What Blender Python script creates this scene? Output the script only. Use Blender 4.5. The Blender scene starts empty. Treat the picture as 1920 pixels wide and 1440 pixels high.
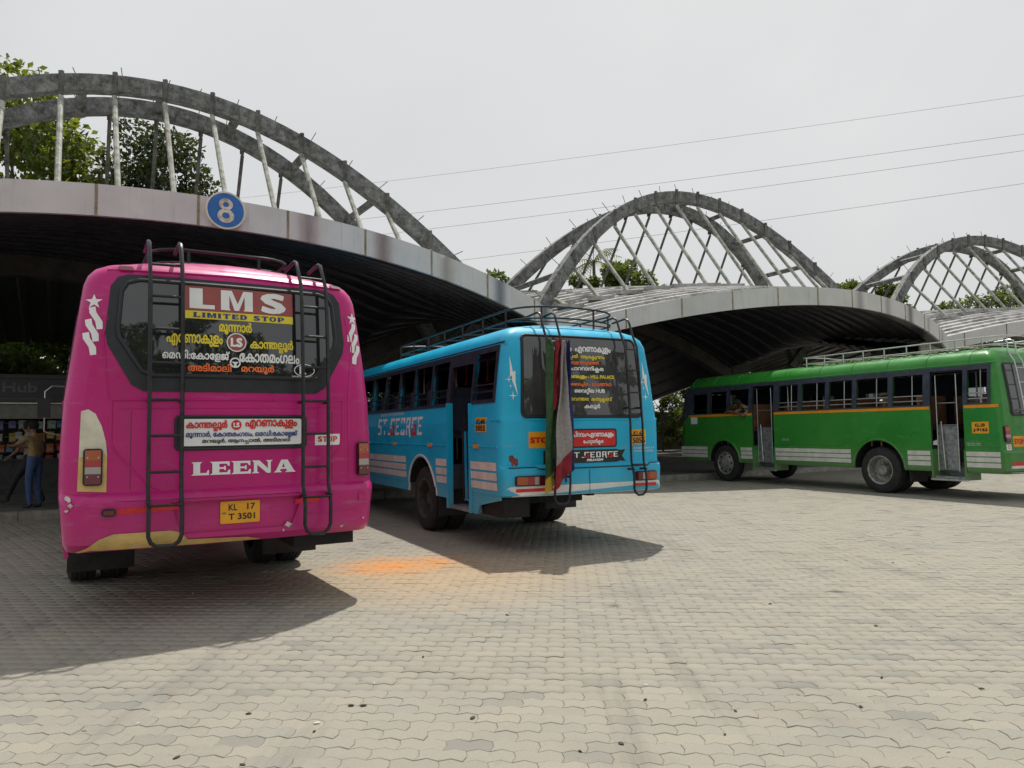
import bpy, bmesh, math, random
import numpy as np
from mathutils import Vector, Matrix
from mathutils.geometry import delaunay_2d_cdt
R = math.radians
SC = bpy.context.scene
COL = SC.collection
random.seed(7)
RNG = np.random.default_rng(7)

# ------------------------------------------------------------------ camera, sky, sun, exposure
CAM_H = 1.5
def camera():
    th = math.atan(88 / 1400); ro = -math.atan(0.0135)
    fw = Vector((0, math.cos(th), math.sin(th))); up = Vector((0, -math.sin(th), math.cos(th))); rt = Vector((1, 0, 0))
    r2 = rt * math.cos(ro) + up * math.sin(ro); u2 = up * math.cos(ro) - rt * math.sin(ro)
    cd = bpy.data.cameras.new('camera'); cd.sensor_fit = 'HORIZONTAL'; cd.sensor_width = 36
    cd.lens = 36 * 1400 / 1920; cd.clip_start = 0.05; cd.clip_end = 3000
    o = bpy.data.objects.new('camera', cd); COL.objects.link(o)
    m = Matrix((r2, u2, -fw)).transposed().to_4x4(); m.translation = (0, 0, CAM_H); o.matrix_world = m
    SC.camera = o
camera()
SUN_EL, SUN_AZ = 65.5, 8.0          # degrees; azimuth from +Y, positive to the right
w = bpy.data.worlds.new('World'); SC.world = w; w.use_nodes = True
nt = w.node_tree; nt.nodes.clear()
sky = nt.nodes.new('ShaderNodeTexSky'); sky.sky_type = 'NISHITA'; sky.sun_disc = False
sky.sun_elevation = R(SUN_EL); sky.sun_rotation = R(SUN_AZ); sky.dust_density = 4; sky.air_density = 1.3
bg1 = nt.nodes.new('ShaderNodeBackground'); bg1.inputs[1].default_value = 0.07
bg2 = nt.nodes.new('ShaderNodeBackground'); bg2.inputs[1].default_value = 0.76      # the even white of a hazy overcast
tc = nt.nodes.new('ShaderNodeTexCoord'); ns = nt.nodes.new('ShaderNodeTexNoise'); ns.inputs['Scale'].default_value = 1.25; ns.inputs['Detail'].default_value = 6; ns.inputs['Distortion'].default_value = .6
cr = nt.nodes.new('ShaderNodeValToRGB'); cr.color_ramp.elements[0].position = 0.3; cr.color_ramp.elements[1].position = 0.72
cr.color_ramp.elements[0].color = (0.86, 0.885, 0.90, 1); cr.color_ramp.elements[1].color = (1.07, 1.07, 1.06, 1)
nt.links.new(tc.outputs['Generated'], ns.inputs['Vector']); nt.links.new(ns.outputs['Fac'], cr.inputs[0]); nt.links.new(cr.outputs[0], bg2.inputs[0])
add = nt.nodes.new('ShaderNodeMixShader'); add.inputs[0].default_value = 0.88; wo = nt.nodes.new('ShaderNodeOutputWorld')
nt.links.new(sky.outputs[0], bg1.inputs[0]); nt.links.new(bg1.outputs[0], add.inputs[1]); nt.links.new(bg2.outputs[0], add.inputs[2]); nt.links.new(add.outputs[0], wo.inputs[0])
sd = bpy.data.lights.new('sun', 'SUN'); sd.energy = 3.9; sd.angle = R(0.9); sd.color = (1.0, 0.955, 0.88)
so = bpy.data.objects.new('sun', sd); COL.objects.link(so)
_el, _az = R(SUN_EL), R(SUN_AZ)
SUN_DIR = Vector((math.sin(_az) * math.cos(_el), math.cos(_az) * math.cos(_el), math.sin(_el)))
so.rotation_euler = SUN_DIR.to_track_quat('Z', 'Y').to_euler(); so.location = (0, 0, 40)
SC.view_settings.view_transform = 'Standard'; SC.view_settings.look = 'None'; SC.view_settings.exposure = 0.0; SC.view_settings.gamma = 1.0
SC.view_settings.use_curve_mapping = False
SC.cycles.max_bounces = 8; SC.cycles.transparent_max_bounces = 12

# ------------------------------------------------------------------ helpers
def tag(o, label=None, cat=None, group=None, kind=None):
    if label: o['label'] = label
    if cat: o['category'] = cat
    if group: o['group'] = group
    if kind: o['kind'] = kind
    return o
def empty(name, loc=(0, 0, 0), rz=0.0):
    o = bpy.data.objects.new(name, None); COL.objects.link(o); o.location = loc; o.rotation_euler = (0, 0, rz); o.empty_display_size = 0.2
    return o
class MB:
    def __init__(s): s.v = []; s.f = []
    def add(s, vs, fs):
        b = len(s.v); s.v += [tuple(v) for v in vs]; s.f += [tuple(i + b for i in f) for f in fs]; return s
    def box(s, x0, x1, y0, y1, z0, z1, M=None):
        vs = [(x, y, z) for z in (z0, z1) for (x, y) in ((x0, y0), (x1, y0), (x1, y1), (x0, y1))]
        if M is not None: vs = [M @ Vector(v) for v in vs]
        return s.add(vs, [(3, 2, 1, 0), (4, 5, 6, 7), (0, 1, 5, 4), (1, 2, 6, 5), (2, 3, 7, 6), (3, 0, 4, 7)])
    def hexa(s, p): return s.add(p, [(3, 2, 1, 0), (4, 5, 6, 7), (0, 1, 5, 4), (1, 2, 6, 5), (2, 3, 7, 6), (3, 0, 4, 7)])
    def tube(s, pts, r, n=8, closed=False, r1=None):
        P = [Vector(p) for p in pts]; m = len(P); rings = []
        up = Vector((0.123, 0.456, 0.88)).normalized()
        for i in range(m):
            if closed: t = P[(i + 1) % m] - P[i - 1]
            else: t = P[min(i + 1, m - 1)] - P[max(i - 1, 0)]
            t.normalize()
            a = up - t * up.dot(t)
            if a.length < 1e-3: a = Vector((1, 0, 0)) - t * t.x
            a.normalize(); up = a; b = t.cross(a)
            rr = r if r1 is None else r + (r1 - r) * i / (m - 1)
            rings.append([P[i] + (a * math.cos(2 * math.pi * k / n) + b * math.sin(2 * math.pi * k / n)) * rr for k in range(n)])
        vs = [p for q in rings for p in q]; fs = []
        for i in range(m if closed else m - 1):
            j = (i + 1) % m
            for k in range(n): fs.append((i * n + k, i * n + (k + 1) % n, j * n + (k + 1) % n, j * n + k))
        if not closed: fs += [tuple(range(n))[::-1], tuple((m - 1) * n + k for k in range(n))]
        return s.add(vs, fs)
    def lathe(s, prof, n=32, M=None, close=False):
        # prof: (radius, axial) pairs revolved about x; M maps to place
        vs = []; fs = []; m = len(prof)
        for k in range(n):
            c, d = math.cos(2 * math.pi * k / n), math.sin(2 * math.pi * k / n)
            for (r, a) in prof: vs.append(Vector((a, r * c, r * d)))
        for k in range(n):
            k2 = (k + 1) % n
            for i in range(m if close else m - 1):
                j = (i + 1) % m; fs.append((k * m + i, k * m + j, k2 * m + j, k2 * m + i))
        if M is not None: vs = [M @ v for v in vs]
        return s.add(vs, fs)
    def prism(s, poly, M):
        # poly: list of 2D points -> M @ (a, b, 0) and M @ (a, b, 1)
        n = len(poly); vs = [M @ Vector((a, b, 0)) for a, b in poly] + [M @ Vector((a, b, 1)) for a, b in poly]
        return s.add(vs, [tuple(range(n))[::-1], tuple(range(n, 2 * n))] + [(i, (i + 1) % n, n + (i + 1) % n, n + i) for i in range(n)])
    def mesh(s, name, smooth=None):
        m = bpy.data.meshes.new(name); m.from_pydata([tuple(v) for v in s.v], [], s.f)
        finish(m, smooth); return m
    def build(s, name, mt, parent=None, smooth=40, loc=None, fix=True):
        m = s.mesh(name, None)
        if fix:
            bm = bmesh.new(); bm.from_mesh(m); bmesh.ops.recalc_face_normals(bm, faces=bm.faces); bm.to_mesh(m); bm.free()
        finish(m, smooth)
        return link(name, m, mt, parent, loc)
def finish(m, smooth):
    if smooth:
        m.polygons.foreach_set('use_smooth', [True] * len(m.polygons)); m.set_sharp_from_angle(angle=R(smooth))
    m.update()
def link(name, m, mt, parent=None, loc=None):
    if mt is not None and len(m.materials) == 0: m.materials.append(mt)
    o = bpy.data.objects.new(name, m); COL.objects.link(o)
    if parent is not None: o.parent = parent
    if loc is not None: o.location = loc
    return o
def copy_tree(o, parent=None):
    c = o.copy(); COL.objects.link(c); c.parent = parent
    for ch in list(o.children): copy_tree(ch, c)
    return c
def np_mesh(name, V, quads=None, tris=None):
    m = bpy.data.meshes.new(name); V = np.asarray(V, np.float32); m.vertices.add(len(V)); m.vertices.foreach_set('co', V.ravel())
    idx = []; tot = []
    if quads is not None and len(quads): idx.append(np.asarray(quads, np.int32).ravel()); tot.append(np.full(len(quads), 4, np.int32))
    if tris is not None and len(tris): idx.append(np.asarray(tris, np.int32).ravel()); tot.append(np.full(len(tris), 3, np.int32))
    idx = np.concatenate(idx); tot = np.concatenate(tot); st = np.concatenate([[0], np.cumsum(tot)[:-1]]).astype(np.int32)
    m.loops.add(len(idx)); m.loops.foreach_set('vertex_index', idx); m.polygons.add(len(tot)); m.polygons.foreach_set('loop_start', st)
    m.update(calc_edges=True); m.validate(); return m

# ------------------------------------------------------------------ materials
def new_mat(name):
    m = bpy.data.materials.new(name); m.use_nodes = True
    return m, m.node_tree, m.node_tree.nodes['Principled BSDF']
def N(nt, t, **kw):
    n = nt.nodes.new(t)
    for k, v in kw.items():
        if k in n.inputs.keys(): n.inputs[k].default_value = v
        else: setattr(n, k, v)
    return n
def mixc(nt, a, b, fac, mode='MIX'):
    n = nt.nodes.new('ShaderNodeMix'); n.data_type = 'RGBA'; n.blend_type = mode
    for sock, v in ((n.inputs[0], fac), (n.inputs[6], a), (n.inputs[7], b)):
        if hasattr(v, 'is_linked'): nt.links.new(v, sock)
        elif isinstance(v, (int, float)): sock.default_value = v
        else: sock.default_value = (*v[:3], 1)
    return n.outputs[2]
def ramp(nt, src, stops):
    n = nt.nodes.new('ShaderNodeValToRGB'); e = n.color_ramp.elements
    while len(e) < len(stops): e.new(0.5)
    for i, (p, c) in enumerate(stops): e[i].position = p; e[i].color = (c, c, c, 1) if isinstance(c, (int, float)) else (*c, 1)
    nt.links.new(src, n.inputs[0]); return n.outputs[0]
def noise(nt, scale, detail=4, rough=.6, space='Object', vec=None, dist=0.0):
    n = N(nt, 'ShaderNodeTexNoise', Scale=scale, Detail=detail, Roughness=rough, Distortion=dist)
    if vec is None:
        c = nt.nodes.new('ShaderNodeTexCoord'); vec = c.outputs[space] if space != 'World' else None
        if vec is None: g = nt.nodes.new('ShaderNodeNewGeometry'); vec = g.outputs['Position']
    nt.links.new(vec, n.inputs['Vector']); return n.outputs['Fac']
def stretch(nt, sx, sy, sz, space='Object'):
    c = nt.nodes.new('ShaderNodeTexCoord'); mp = nt.nodes.new('ShaderNodeMapping'); mp.inputs['Scale'].default_value = (sx, sy, sz)
    nt.links.new(c.outputs[space], mp.inputs['Vector']); return mp.outputs['Vector']
def bump(nt, p, fac, strength, dist=0.01):
    b = N(nt, 'ShaderNodeBump', Strength=strength, Distance=dist); nt.links.new(fac, b.inputs['Height']); nt.links.new(b.outputs[0], p.inputs['Normal'])
def mat(name, col, rough=.5, metal=0., var=.15, vscale=6., spec=.5, coat=0., bmp=0., bscale=40., dark=None):
    m, nt, p = new_mat(name)
    p.inputs['Roughness'].default_value = rough; p.inputs['Metallic'].default_value = metal; p.inputs['Specular IOR Level'].default_value = spec
    if coat: p.inputs['Coat Weight'].default_value = coat; p.inputs['Coat Roughness'].default_value = .08
    d = dark if dark else tuple(c * (1 - 2 * var) for c in col)
    l = tuple(min(1, c * (1 + var)) for c in col)
    f = noise(nt, vscale, 5, .65)
    nt.links.new(mixc(nt, d, l, ramp(nt, f, [(.3, 0.), (.62, 1.)])), p.inputs['Base Color'])
    if bmp: bump(nt, p, noise(nt, bscale, 4), bmp)
    return m
def N_mul(nt, s, k):
    n = N(nt, 'ShaderNodeMath', operation='MULTIPLY'); n.inputs[1].default_value = k; nt.links.new(s, n.inputs[0]); return n.outputs[0]
def paint(name, col, fade, rough=.32, dirt=(.16, .14, .11), dust=.3):
    m, nt, p = new_mat(name)
    f1 = ramp(nt, noise(nt, 1.3, 6, .6), [(.35, 0.), (.75, 1.)])
    c = mixc(nt, col, fade, f1)
    v = stretch(nt, 9, 9, .7); f2 = ramp(nt, noise(nt, 1.0, 5, .7, vec=v), [(.58, 0.), (.85, .55)])
    c = mixc(nt, c, tuple(x * .55 + y * .25 for x, y in zip(col, dirt)), f2)
    f3 = ramp(nt, noise(nt, 60, 3, .7), [(.66, 0.), (.8, .35)])
    c = mixc(nt, c, dirt, f3)
    tcz = nt.nodes.new('ShaderNodeTexCoord'); sx = nt.nodes.new('ShaderNodeSeparateXYZ'); nt.links.new(tcz.outputs['Object'], sx.inputs[0])
    zn = N(nt, 'ShaderNodeMath', operation='MULTIPLY_ADD'); zn.inputs[1].default_value = .9; nt.links.new(noise(nt, 3.2, 6, .7), zn.inputs[0]); nt.links.new(sx.outputs[2], zn.inputs[2])
    c = mixc(nt, c, (.27, .235, .185), ramp(nt, N_mul(nt, zn.outputs[0], .4), [(.40, dust), (.62, .0)]))
    sm = ramp(nt, noise(nt, 2.0, 8, .75, vec=stretch(nt, 1.2, 1.2, 5)), [(.56, 0.), (.74, .28)]); c = mixc(nt, c, (.34, .31, .27), sm)
    nt.links.new(c, p.inputs['Base Color'])
    nt.links.new(ramp(nt, noise(nt, 5, 4), [(.3, rough * .8), (.7, rough * 1.5)]), p.inputs['Roughness'])
    p.inputs['Coat Weight'].default_value = .15; p.inputs['Coat Roughness'].default_value = .12; p.inputs['Specular IOR Level'].default_value = .4
    bump(nt, p, noise(nt, 2.6, 2, .4), .25, .02)
    return m
M = {}
M['pink'] = paint('pink_paint', (.44, .002, .145), (.54, .008, .205), dust=.1)
M['blue'] = paint('blue_paint', (.002, .40, .66), (.010, .49, .75), .38)
M['green'] = paint('green_paint', (.02, .20, .021), (.04, .26, .034), .3)
M['cream'] = mat('cream_paint', (.62, .43, .15), .4, var=.12)
M['fadecream'] = mat('pale_cream_paint', (.66, .62, .5), .4, var=.1)
M['white'] = mat('white_paint', (.72, .72, .7), .45, var=.08, vscale=4)
M['offwhite'] = mat('stripe_white', (.62, .6, .55), .5, var=.1, vscale=5)
M['vinyl'] = mat('white_vinyl', (.78, .79, .79), .4, var=.03)
M['orange'] = mat('orange_vinyl', (.75, .26, .01), .45, var=.08)
M['plate'] = mat('yellow_plate', (.78, .36, .01), .4, var=.06)
M['red'] = mat('red_vinyl', (.6, .012, .015), .4, var=.1)
M['redtape'] = mat('red_reflective_tape', (.62, .015, .02), .3, var=.12, vscale=30)
M['black'] = mat('black_print', (.012, .012, .014), .45, var=.1)
M['navy'] = mat('navy_print', (.02, .035, .2), .45, var=.05)
M['yellow'] = mat('yellow_vinyl', (.75, .62, .03), .4, var=.04)
M['orangetext'] = mat('orange_letter_vinyl', (.85, .16, .03), .4, var=.04)
M['lmsred'] = mat('brown_red_sign', (.32, .07, .065), .35, var=.06)
M['blackpaint'] = mat('black_frame_paint', (.014, .016, .022), .42, var=.2, vscale=9)
M['band'] = mat('slate_window_band', (.022, .026, .042), .4, var=.25, vscale=7)
M['bandgreen'] = mat('slate_blue_band', (.035, .042, .066), .42, var=.22, vscale=7)
M['steelblack'] = mat('black_steel_tube', (.018, .019, .022), .38, metal=.2, var=.35, vscale=14)
M['silver'] = mat('silver_tube', (.52, .52, .5), .3, metal=.75, var=.12)
M['steel'] = mat('scuffed_steel', (.3, .3, .3), .4, metal=.6, var=.25, vscale=12)
M['rubber'] = mat('tyre_rubber', (.022, .021, .021), .85, var=.3, vscale=10, bmp=.2, bscale=60)
M['rim'] = mat('dusty_rim', (.3, .29, .27), .5, metal=.35, var=.3, vscale=12)
M['rimdark'] = mat('dark_dusty_rim', (.05, .048, .045), .6, var=.35, vscale=12)
M['under'] = mat('underbody_black', (.012, .012, .012), .8, var=.3)
M['flap'] = mat('mud_flap_rubber', (.02, .02, .02), .75, var=.3, vscale=8)
M['inside'] = mat('dark_interior', (.03, .032, .036), .7, var=.2)
M['seatbrown'] = mat('brown_seat_cover', (.2, .095, .045), .55, var=.15)
M['seatblue'] = mat('dark_blue_seat_cover', (.03, .045, .09), .6, var=.15)
M['lampamber'] = mat('amber_lamp', (.35, .07, .008), .2, var=.08, coat=.6)
M['lampred'] = mat('red_lamp', (.32, .008, .012), .2, var=.08, coat=.6)
M['lampdark'] = mat('dark_red_lamp', (.12, .006, .018), .2, var=.08, coat=.6)
M['lampwhite'] = mat('clear_lamp', (.33, .31, .29), .2, var=.05, coat=.6)
M['khaki'] = mat('khaki_cloth', (.26, .185, .075), .85, var=.12, vscale=20)
M['jeans'] = mat('blue_denim', (.045, .085, .19), .85, var=.2, vscale=20)
M['darkcloth'] = mat('dark_trousers', (.02, .018, .022), .85, var=.2)
M['skin'] = mat('brown_skin', (.16, .075, .042), .5, var=.06)
M['hair'] = mat('black_hair', (.008, .007, .006), .85, var=.2)
M['pinkcloth'] = mat('pink_cloth', (.5, .08, .3), .8, var=.15, vscale=15)
M['fascia'] = None

def glass(name, tint, refl=1.75):
    m, nt, p = new_mat(name)
    out = nt.nodes['Material Output']
    p.inputs['Base Color'].default_value = (*tint, 1); p.inputs['Roughness'].default_value = .025; p.inputs['IOR'].default_value = refl
    nt.links.new(mixc(nt, tint, tuple(c * 1.8 for c in tint), ramp(nt, noise(nt, 3, 4), [(.3, 0.), (.7, 1.)])), p.inputs['Base Color'])
    return m
M['glasspink'] = glass('dark_tinted_glass', (.012, .013, .015), 1.85)
M['glassblue'] = glass('grey_tinted_glass', (.04, .042, .044), 1.75)
def clear_glass():
    m, nt, p = new_mat('side_window_glass'); out = nt.nodes['Material Output']
    t = N(nt, 'ShaderNodeBsdfTransparent'); t.inputs[0].default_value = (.55, .58, .58, 1); g = N(nt, 'ShaderNodeBsdfGlossy', Roughness=.03)
    f = N(nt, 'ShaderNodeFresnel', IOR=1.6); mx = N(nt, 'ShaderNodeMixShader')
    nt.links.new(f.outputs[0], mx.inputs[0]); nt.links.new(t.outputs[0], mx.inputs[1]); nt.links.new(g.outputs[0], mx.inputs[2]); nt.links.new(mx.outputs[0], out.inputs[0])
    return m
M['glass'] = clear_glass()

def concrete_arch():
    m, nt, p = new_mat('mouldy_painted_concrete'); p.inputs['Roughness'].default_value = .8
    f = ramp(nt, noise(nt, 4.5, 9, .8), [(.38, 0.), (.66, 1.)])
    c = mixc(nt, (.055, .058, .057), (.30, .31, .30), f)
    c = mixc(nt, c, (.045, .055, .035), ramp(nt, noise(nt, 7, 5, .75), [(.52, 0.), (.7, .8)]))
    v = stretch(nt, 14, 14, 1.2); c = mixc(nt, c, (.02, .02, .02), ramp(nt, noise(nt, 1, 4, .7, vec=v), [(.55, 0.), (.75, .75)]))
    nt.links.new(c, p.inputs['Base Color']); bump(nt, p, noise(nt, 14, 5), .4, .03); return m
M['arch'] = concrete_arch()
M['hanger'] = mat('lichen_stained_tube', (.34, .34, .31), .7, var=.3, vscale=5, dark=(.1, .11, .075))
M['hangerdark'] = mat('grey_brown_tube', (.11, .108, .1), .7, var=.35, vscale=4)
def fascia_mat():
    m, nt, p = new_mat('weathered_grey_cladding'); p.inputs['Roughness'].default_value = .55
    c = mixc(nt, (.50, .50, .495), (.60, .60, .595), ramp(nt, noise(nt, 1.4, 5), [(.3, 0.), (.7, 1.)]))
    v = stretch(nt, 10, 10, .5, 'Object'); c = mixc(nt, c, (.26, .25, .225), ramp(nt, noise(nt, 1, 5, .7, vec=v), [(.55, 0.), (.8, .6)]))
    nt.links.new(c, p.inputs['Base Color']); bump(nt, p, noise(nt, 3, 3), .15, .02); return m
M['fascia'] = fascia_mat()
def roof_mat():
    m, nt, p = new_mat('weathered_roof_sheet'); p.inputs['Roughness'].default_value = .5; p.inputs['Metallic'].default_value = .15
    c = mixc(nt, (.16, .15, .135), (.44, .44, .43), ramp(nt, noise(nt, 1.7, 7, .72), [(.38, 0.), (.58, 1.)]))
    c = mixc(nt, c, (.1, .075, .05), ramp(nt, noise(nt, 6, 5, .7), [(.6, 0.), (.78, .7)]))
    nt.links.new(c, p.inputs['Base Color']); return m
M['roof'] = roof_mat()
M['joint'] = mat('brown_joint_sealant', (.25, .21, .14), .8, var=.35, vscale=3)
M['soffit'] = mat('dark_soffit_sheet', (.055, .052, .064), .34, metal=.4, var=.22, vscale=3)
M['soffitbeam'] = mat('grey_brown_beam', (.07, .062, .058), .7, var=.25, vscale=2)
M['kerb'] = mat('worn_kerb_concrete', (.26, .25, .22), .85, var=.2, vscale=5, bmp=.3)
M['platform'] = mat('platform_concrete', (.14, .135, .125), .75, var=.2, vscale=2, bmp=.2)

def paver_mat(name, sheet=False):
    m, nt, p = new_mat(name); p.inputs['Roughness'].default_value = .82; p.inputs['Specular IOR Level'].default_value = .3
    g = nt.nodes.new('ShaderNodeNewGeometry'); oi = nt.nodes.new('ShaderNodeObjectInfo')
    pos = g.outputs['Position']
    a = N(nt, 'ShaderNodeMath', operation='ADD'); nt.links.new(g.outputs['Random Per Island'], a.inputs[0]); nt.links.new(oi.outputs['Random'], a.inputs[1])
    fr = N(nt, 'ShaderNodeMath', operation='FRACT'); nt.links.new(a.outputs[0], fr.inputs[0])
    if sheet: rnd = noise(nt, 4.5, 3, .6, vec=pos)
    else: rnd = fr.outputs[0]
    cr = nt.nodes.new('ShaderNodeValToRGB'); e = cr.color_ramp.elements; cr.color_ramp.interpolation = 'LINEAR'
    st = [(0., (.235, .226, .2)), (.07, (.29, .275, .235)), (.35, (.318, .298, .25)), (.6, (.305, .288, .246)), (.85, (.338, .314, .255)), (.95, (.275, .272, .238)), (1., (.31, .28, .225))]
    while len(e) < len(st): e.new(.5)
    for i, (q, c) in enumerate(st): e[i].position = q; e[i].color = (*c, 1)
    nt.links.new(rnd, cr.inputs[0]); c = cr.outputs[0]
    if sheet: c = mixc(nt, mixc(nt, (.10, .092, .08), (.40, .375, .31), ramp(nt, noise(nt, 7, 5, .7, vec=pos), [(.38, 0.), (.62, 1.)])), (.27, .252, .215), .55)
    # broad dusty and grimy patches, fine grain
    c = mixc(nt, c, (.345, .31, .24), ramp(nt, noise(nt, .35, 5, .6, vec=pos), [(.45, 0.), (.75, .6)]))
    c = mixc(nt, c, (.18, .172, .158), ramp(nt, noise(nt, .8, 6, .65, vec=pos), [(.52, 0.), (.78, .55)]))
    c = mixc(nt, c, (.12, .11, .10), ramp(nt, noise(nt, 9, 4, .7, vec=pos), [(.64, 0.), (.8, .5)]))
    fg = noise(nt, 160, 3, .7, vec=pos); c = mixc(nt, c, (.16, .15, .13), ramp(nt, fg, [(.45, 0.), (.72, .5)]))
    vo = N(nt, 'ShaderNodeTexVoronoi', Scale=.9); nt.links.new(pos, vo.inputs['Vector']); vd_ = N(nt, 'ShaderNodeMath', operation='MULTIPLY_ADD'); vd_.inputs[1].default_value = .16; nt.links.new(noise(nt, 9, 4, .7, vec=pos), vd_.inputs[0]); nt.links.new(vo.outputs['Distance'], vd_.inputs[2])
    c = mixc(nt, c, (.075, .07, .065), ramp(nt, vd_.outputs[0], [(.10, .7), (.17, 0.)]))
    mp = nt.nodes.new('ShaderNodeMapping'); mp.inputs['Rotation'].default_value = (0, 0, R(-28)); mp.inputs['Scale'].default_value = (2.6, .16, 1); nt.links.new(pos, mp.inputs['Vector'])
    c = mixc(nt, c, (.13, .125, .118), ramp(nt, noise(nt, 1.0, 5, .7, vec=mp.outputs['Vector']), [(.56, 0.), (.72, .42)]))
    # spilled orange dust beside the two parked buses
    def blob(cx, cy, sx, sy, lo, hi, wob):
        vm = N(nt, 'ShaderNodeVectorMath', operation='SUBTRACT'); vm.inputs[1].default_value = (cx, cy, 0); nt.links.new(pos, vm.inputs[0])
        vd = N(nt, 'ShaderNodeVectorMath', operation='MULTIPLY'); vd.inputs[1].default_value = (1 / sx, 1 / sy, 0); nt.links.new(vm.outputs[0], vd.inputs[0])
        ln = N(nt, 'ShaderNodeVectorMath', operation='LENGTH'); nt.links.new(vd.outputs[0], ln.inputs[0])
        nz = noise(nt, 3.5, 6, .7, vec=pos); ad = N(nt, 'ShaderNodeMath', operation='MULTIPLY_ADD'); ad.inputs[1].default_value = wob; nt.links.new(nz, ad.inputs[0]); nt.links.new(ln.outputs[1], ad.inputs[2])
        return ramp(nt, N_mul(nt, ad.outputs[0], .5), [(lo, 1.), (hi, 0.)])
    c = mixc(nt, c, (.46, .32, .17), N_mul(nt, blob(-.9, 8.0, 1.9, 1.7, .35, .78, .9), .55))
    sp = ramp(nt, noise(nt, 13, 6, .75, vec=pos), [(.34, .35), (.58, 1.)]); mm = N(nt, 'ShaderNodeMath', operation='MULTIPLY'); nt.links.new(sp, mm.inputs[0])
    b1 = N_mul(nt, blob(-1.42, 8.50, .62, .58, .42, .92, 1.3), 1.); b2 = N_mul(nt, blob(-.95, 8.72, .42, .48, .40, .88, 1.3), .9); mx_ = N(nt, 'ShaderNodeMath', operation='MAXIMUM'); nt.links.new(b1, mx_.inputs[0]); nt.links.new(b2, mx_.inputs[1]); nt.links.new(mx_.outputs[0], mm.inputs[1])
    c = mixc(nt, c, (.62, .25, .055), mm.outputs[0])
    nt.links.new(c, p.inputs['Base Color'])
    bump(nt, p, noise(nt, 90, 5, .7, vec=pos), .35, .006)
    return m
M['paver'] = paver_mat('concrete_paving_block')
M['ground'] = paver_mat('dusty_joint_sand_and_far_paving', True)
M['earth'] = mat('dark_earth', (.06, .05, .038), .95, var=.3, vscale=2, bmp=.4, bscale=12)  # plain dark soil colour, varied by noise
def leaf_mat(name, a, b, c, trans=.38):
    m, nt, p = new_mat(name); p.inputs['Roughness'].default_value = .45
    g = nt.nodes.new('ShaderNodeNewGeometry'); cr = nt.nodes.new('ShaderNodeValToRGB'); e = cr.color_ramp.elements; e.new(.5)
    for i, (q, col) in enumerate(((0., a), (.65, b), (1., c))): e[i].position = q; e[i].color = (*col, 1)
    nt.links.new(g.outputs['Random Per Island'], cr.inputs[0]); nt.links.new(cr.outputs[0], p.inputs['Base Color'])
    out = nt.nodes['Material Output']; tr = N(nt, 'ShaderNodeBsdfTranslucent'); nt.links.new(mixc(nt, cr.outputs[0], (.32, .38, .03), .45), tr.inputs[0])
    mx = N(nt, 'ShaderNodeMixShader'); mx.inputs[0].default_value = trans; nt.links.new(p.outputs[0], mx.inputs[1]); nt.links.new(tr.outputs[0], mx.inputs[2]); nt.links.new(mx.outputs[0], out.inputs[0])
    return m
M['leaf_big'] = leaf_mat('broad_yellow_green_leaf', (.03, .058, .01), (.06, .10, .018), (.17, .165, .03), .5)
M['leaf_dark'] = leaf_mat('dark_glossy_leaf', (.008, .02, .008), (.016, .034, .011), (.04, .06, .016), .14)
M['leaf_mid'] = leaf_mat('mid_green_leaf', (.03, .07, .012), (.06, .11, .022), (.11, .15, .03))
M['leaf_palm'] = leaf_mat('grey_green_frond', (.05, .065, .03), (.085, .1, .05), (.13, .13, .07))
M['bark'] = mat('grey_bark', (.1, .085, .065), .9, var=.35, vscale=9, bmp=.5)
M['wire'] = mat('weathered_wire', (.16, .16, .16), .6)

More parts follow.
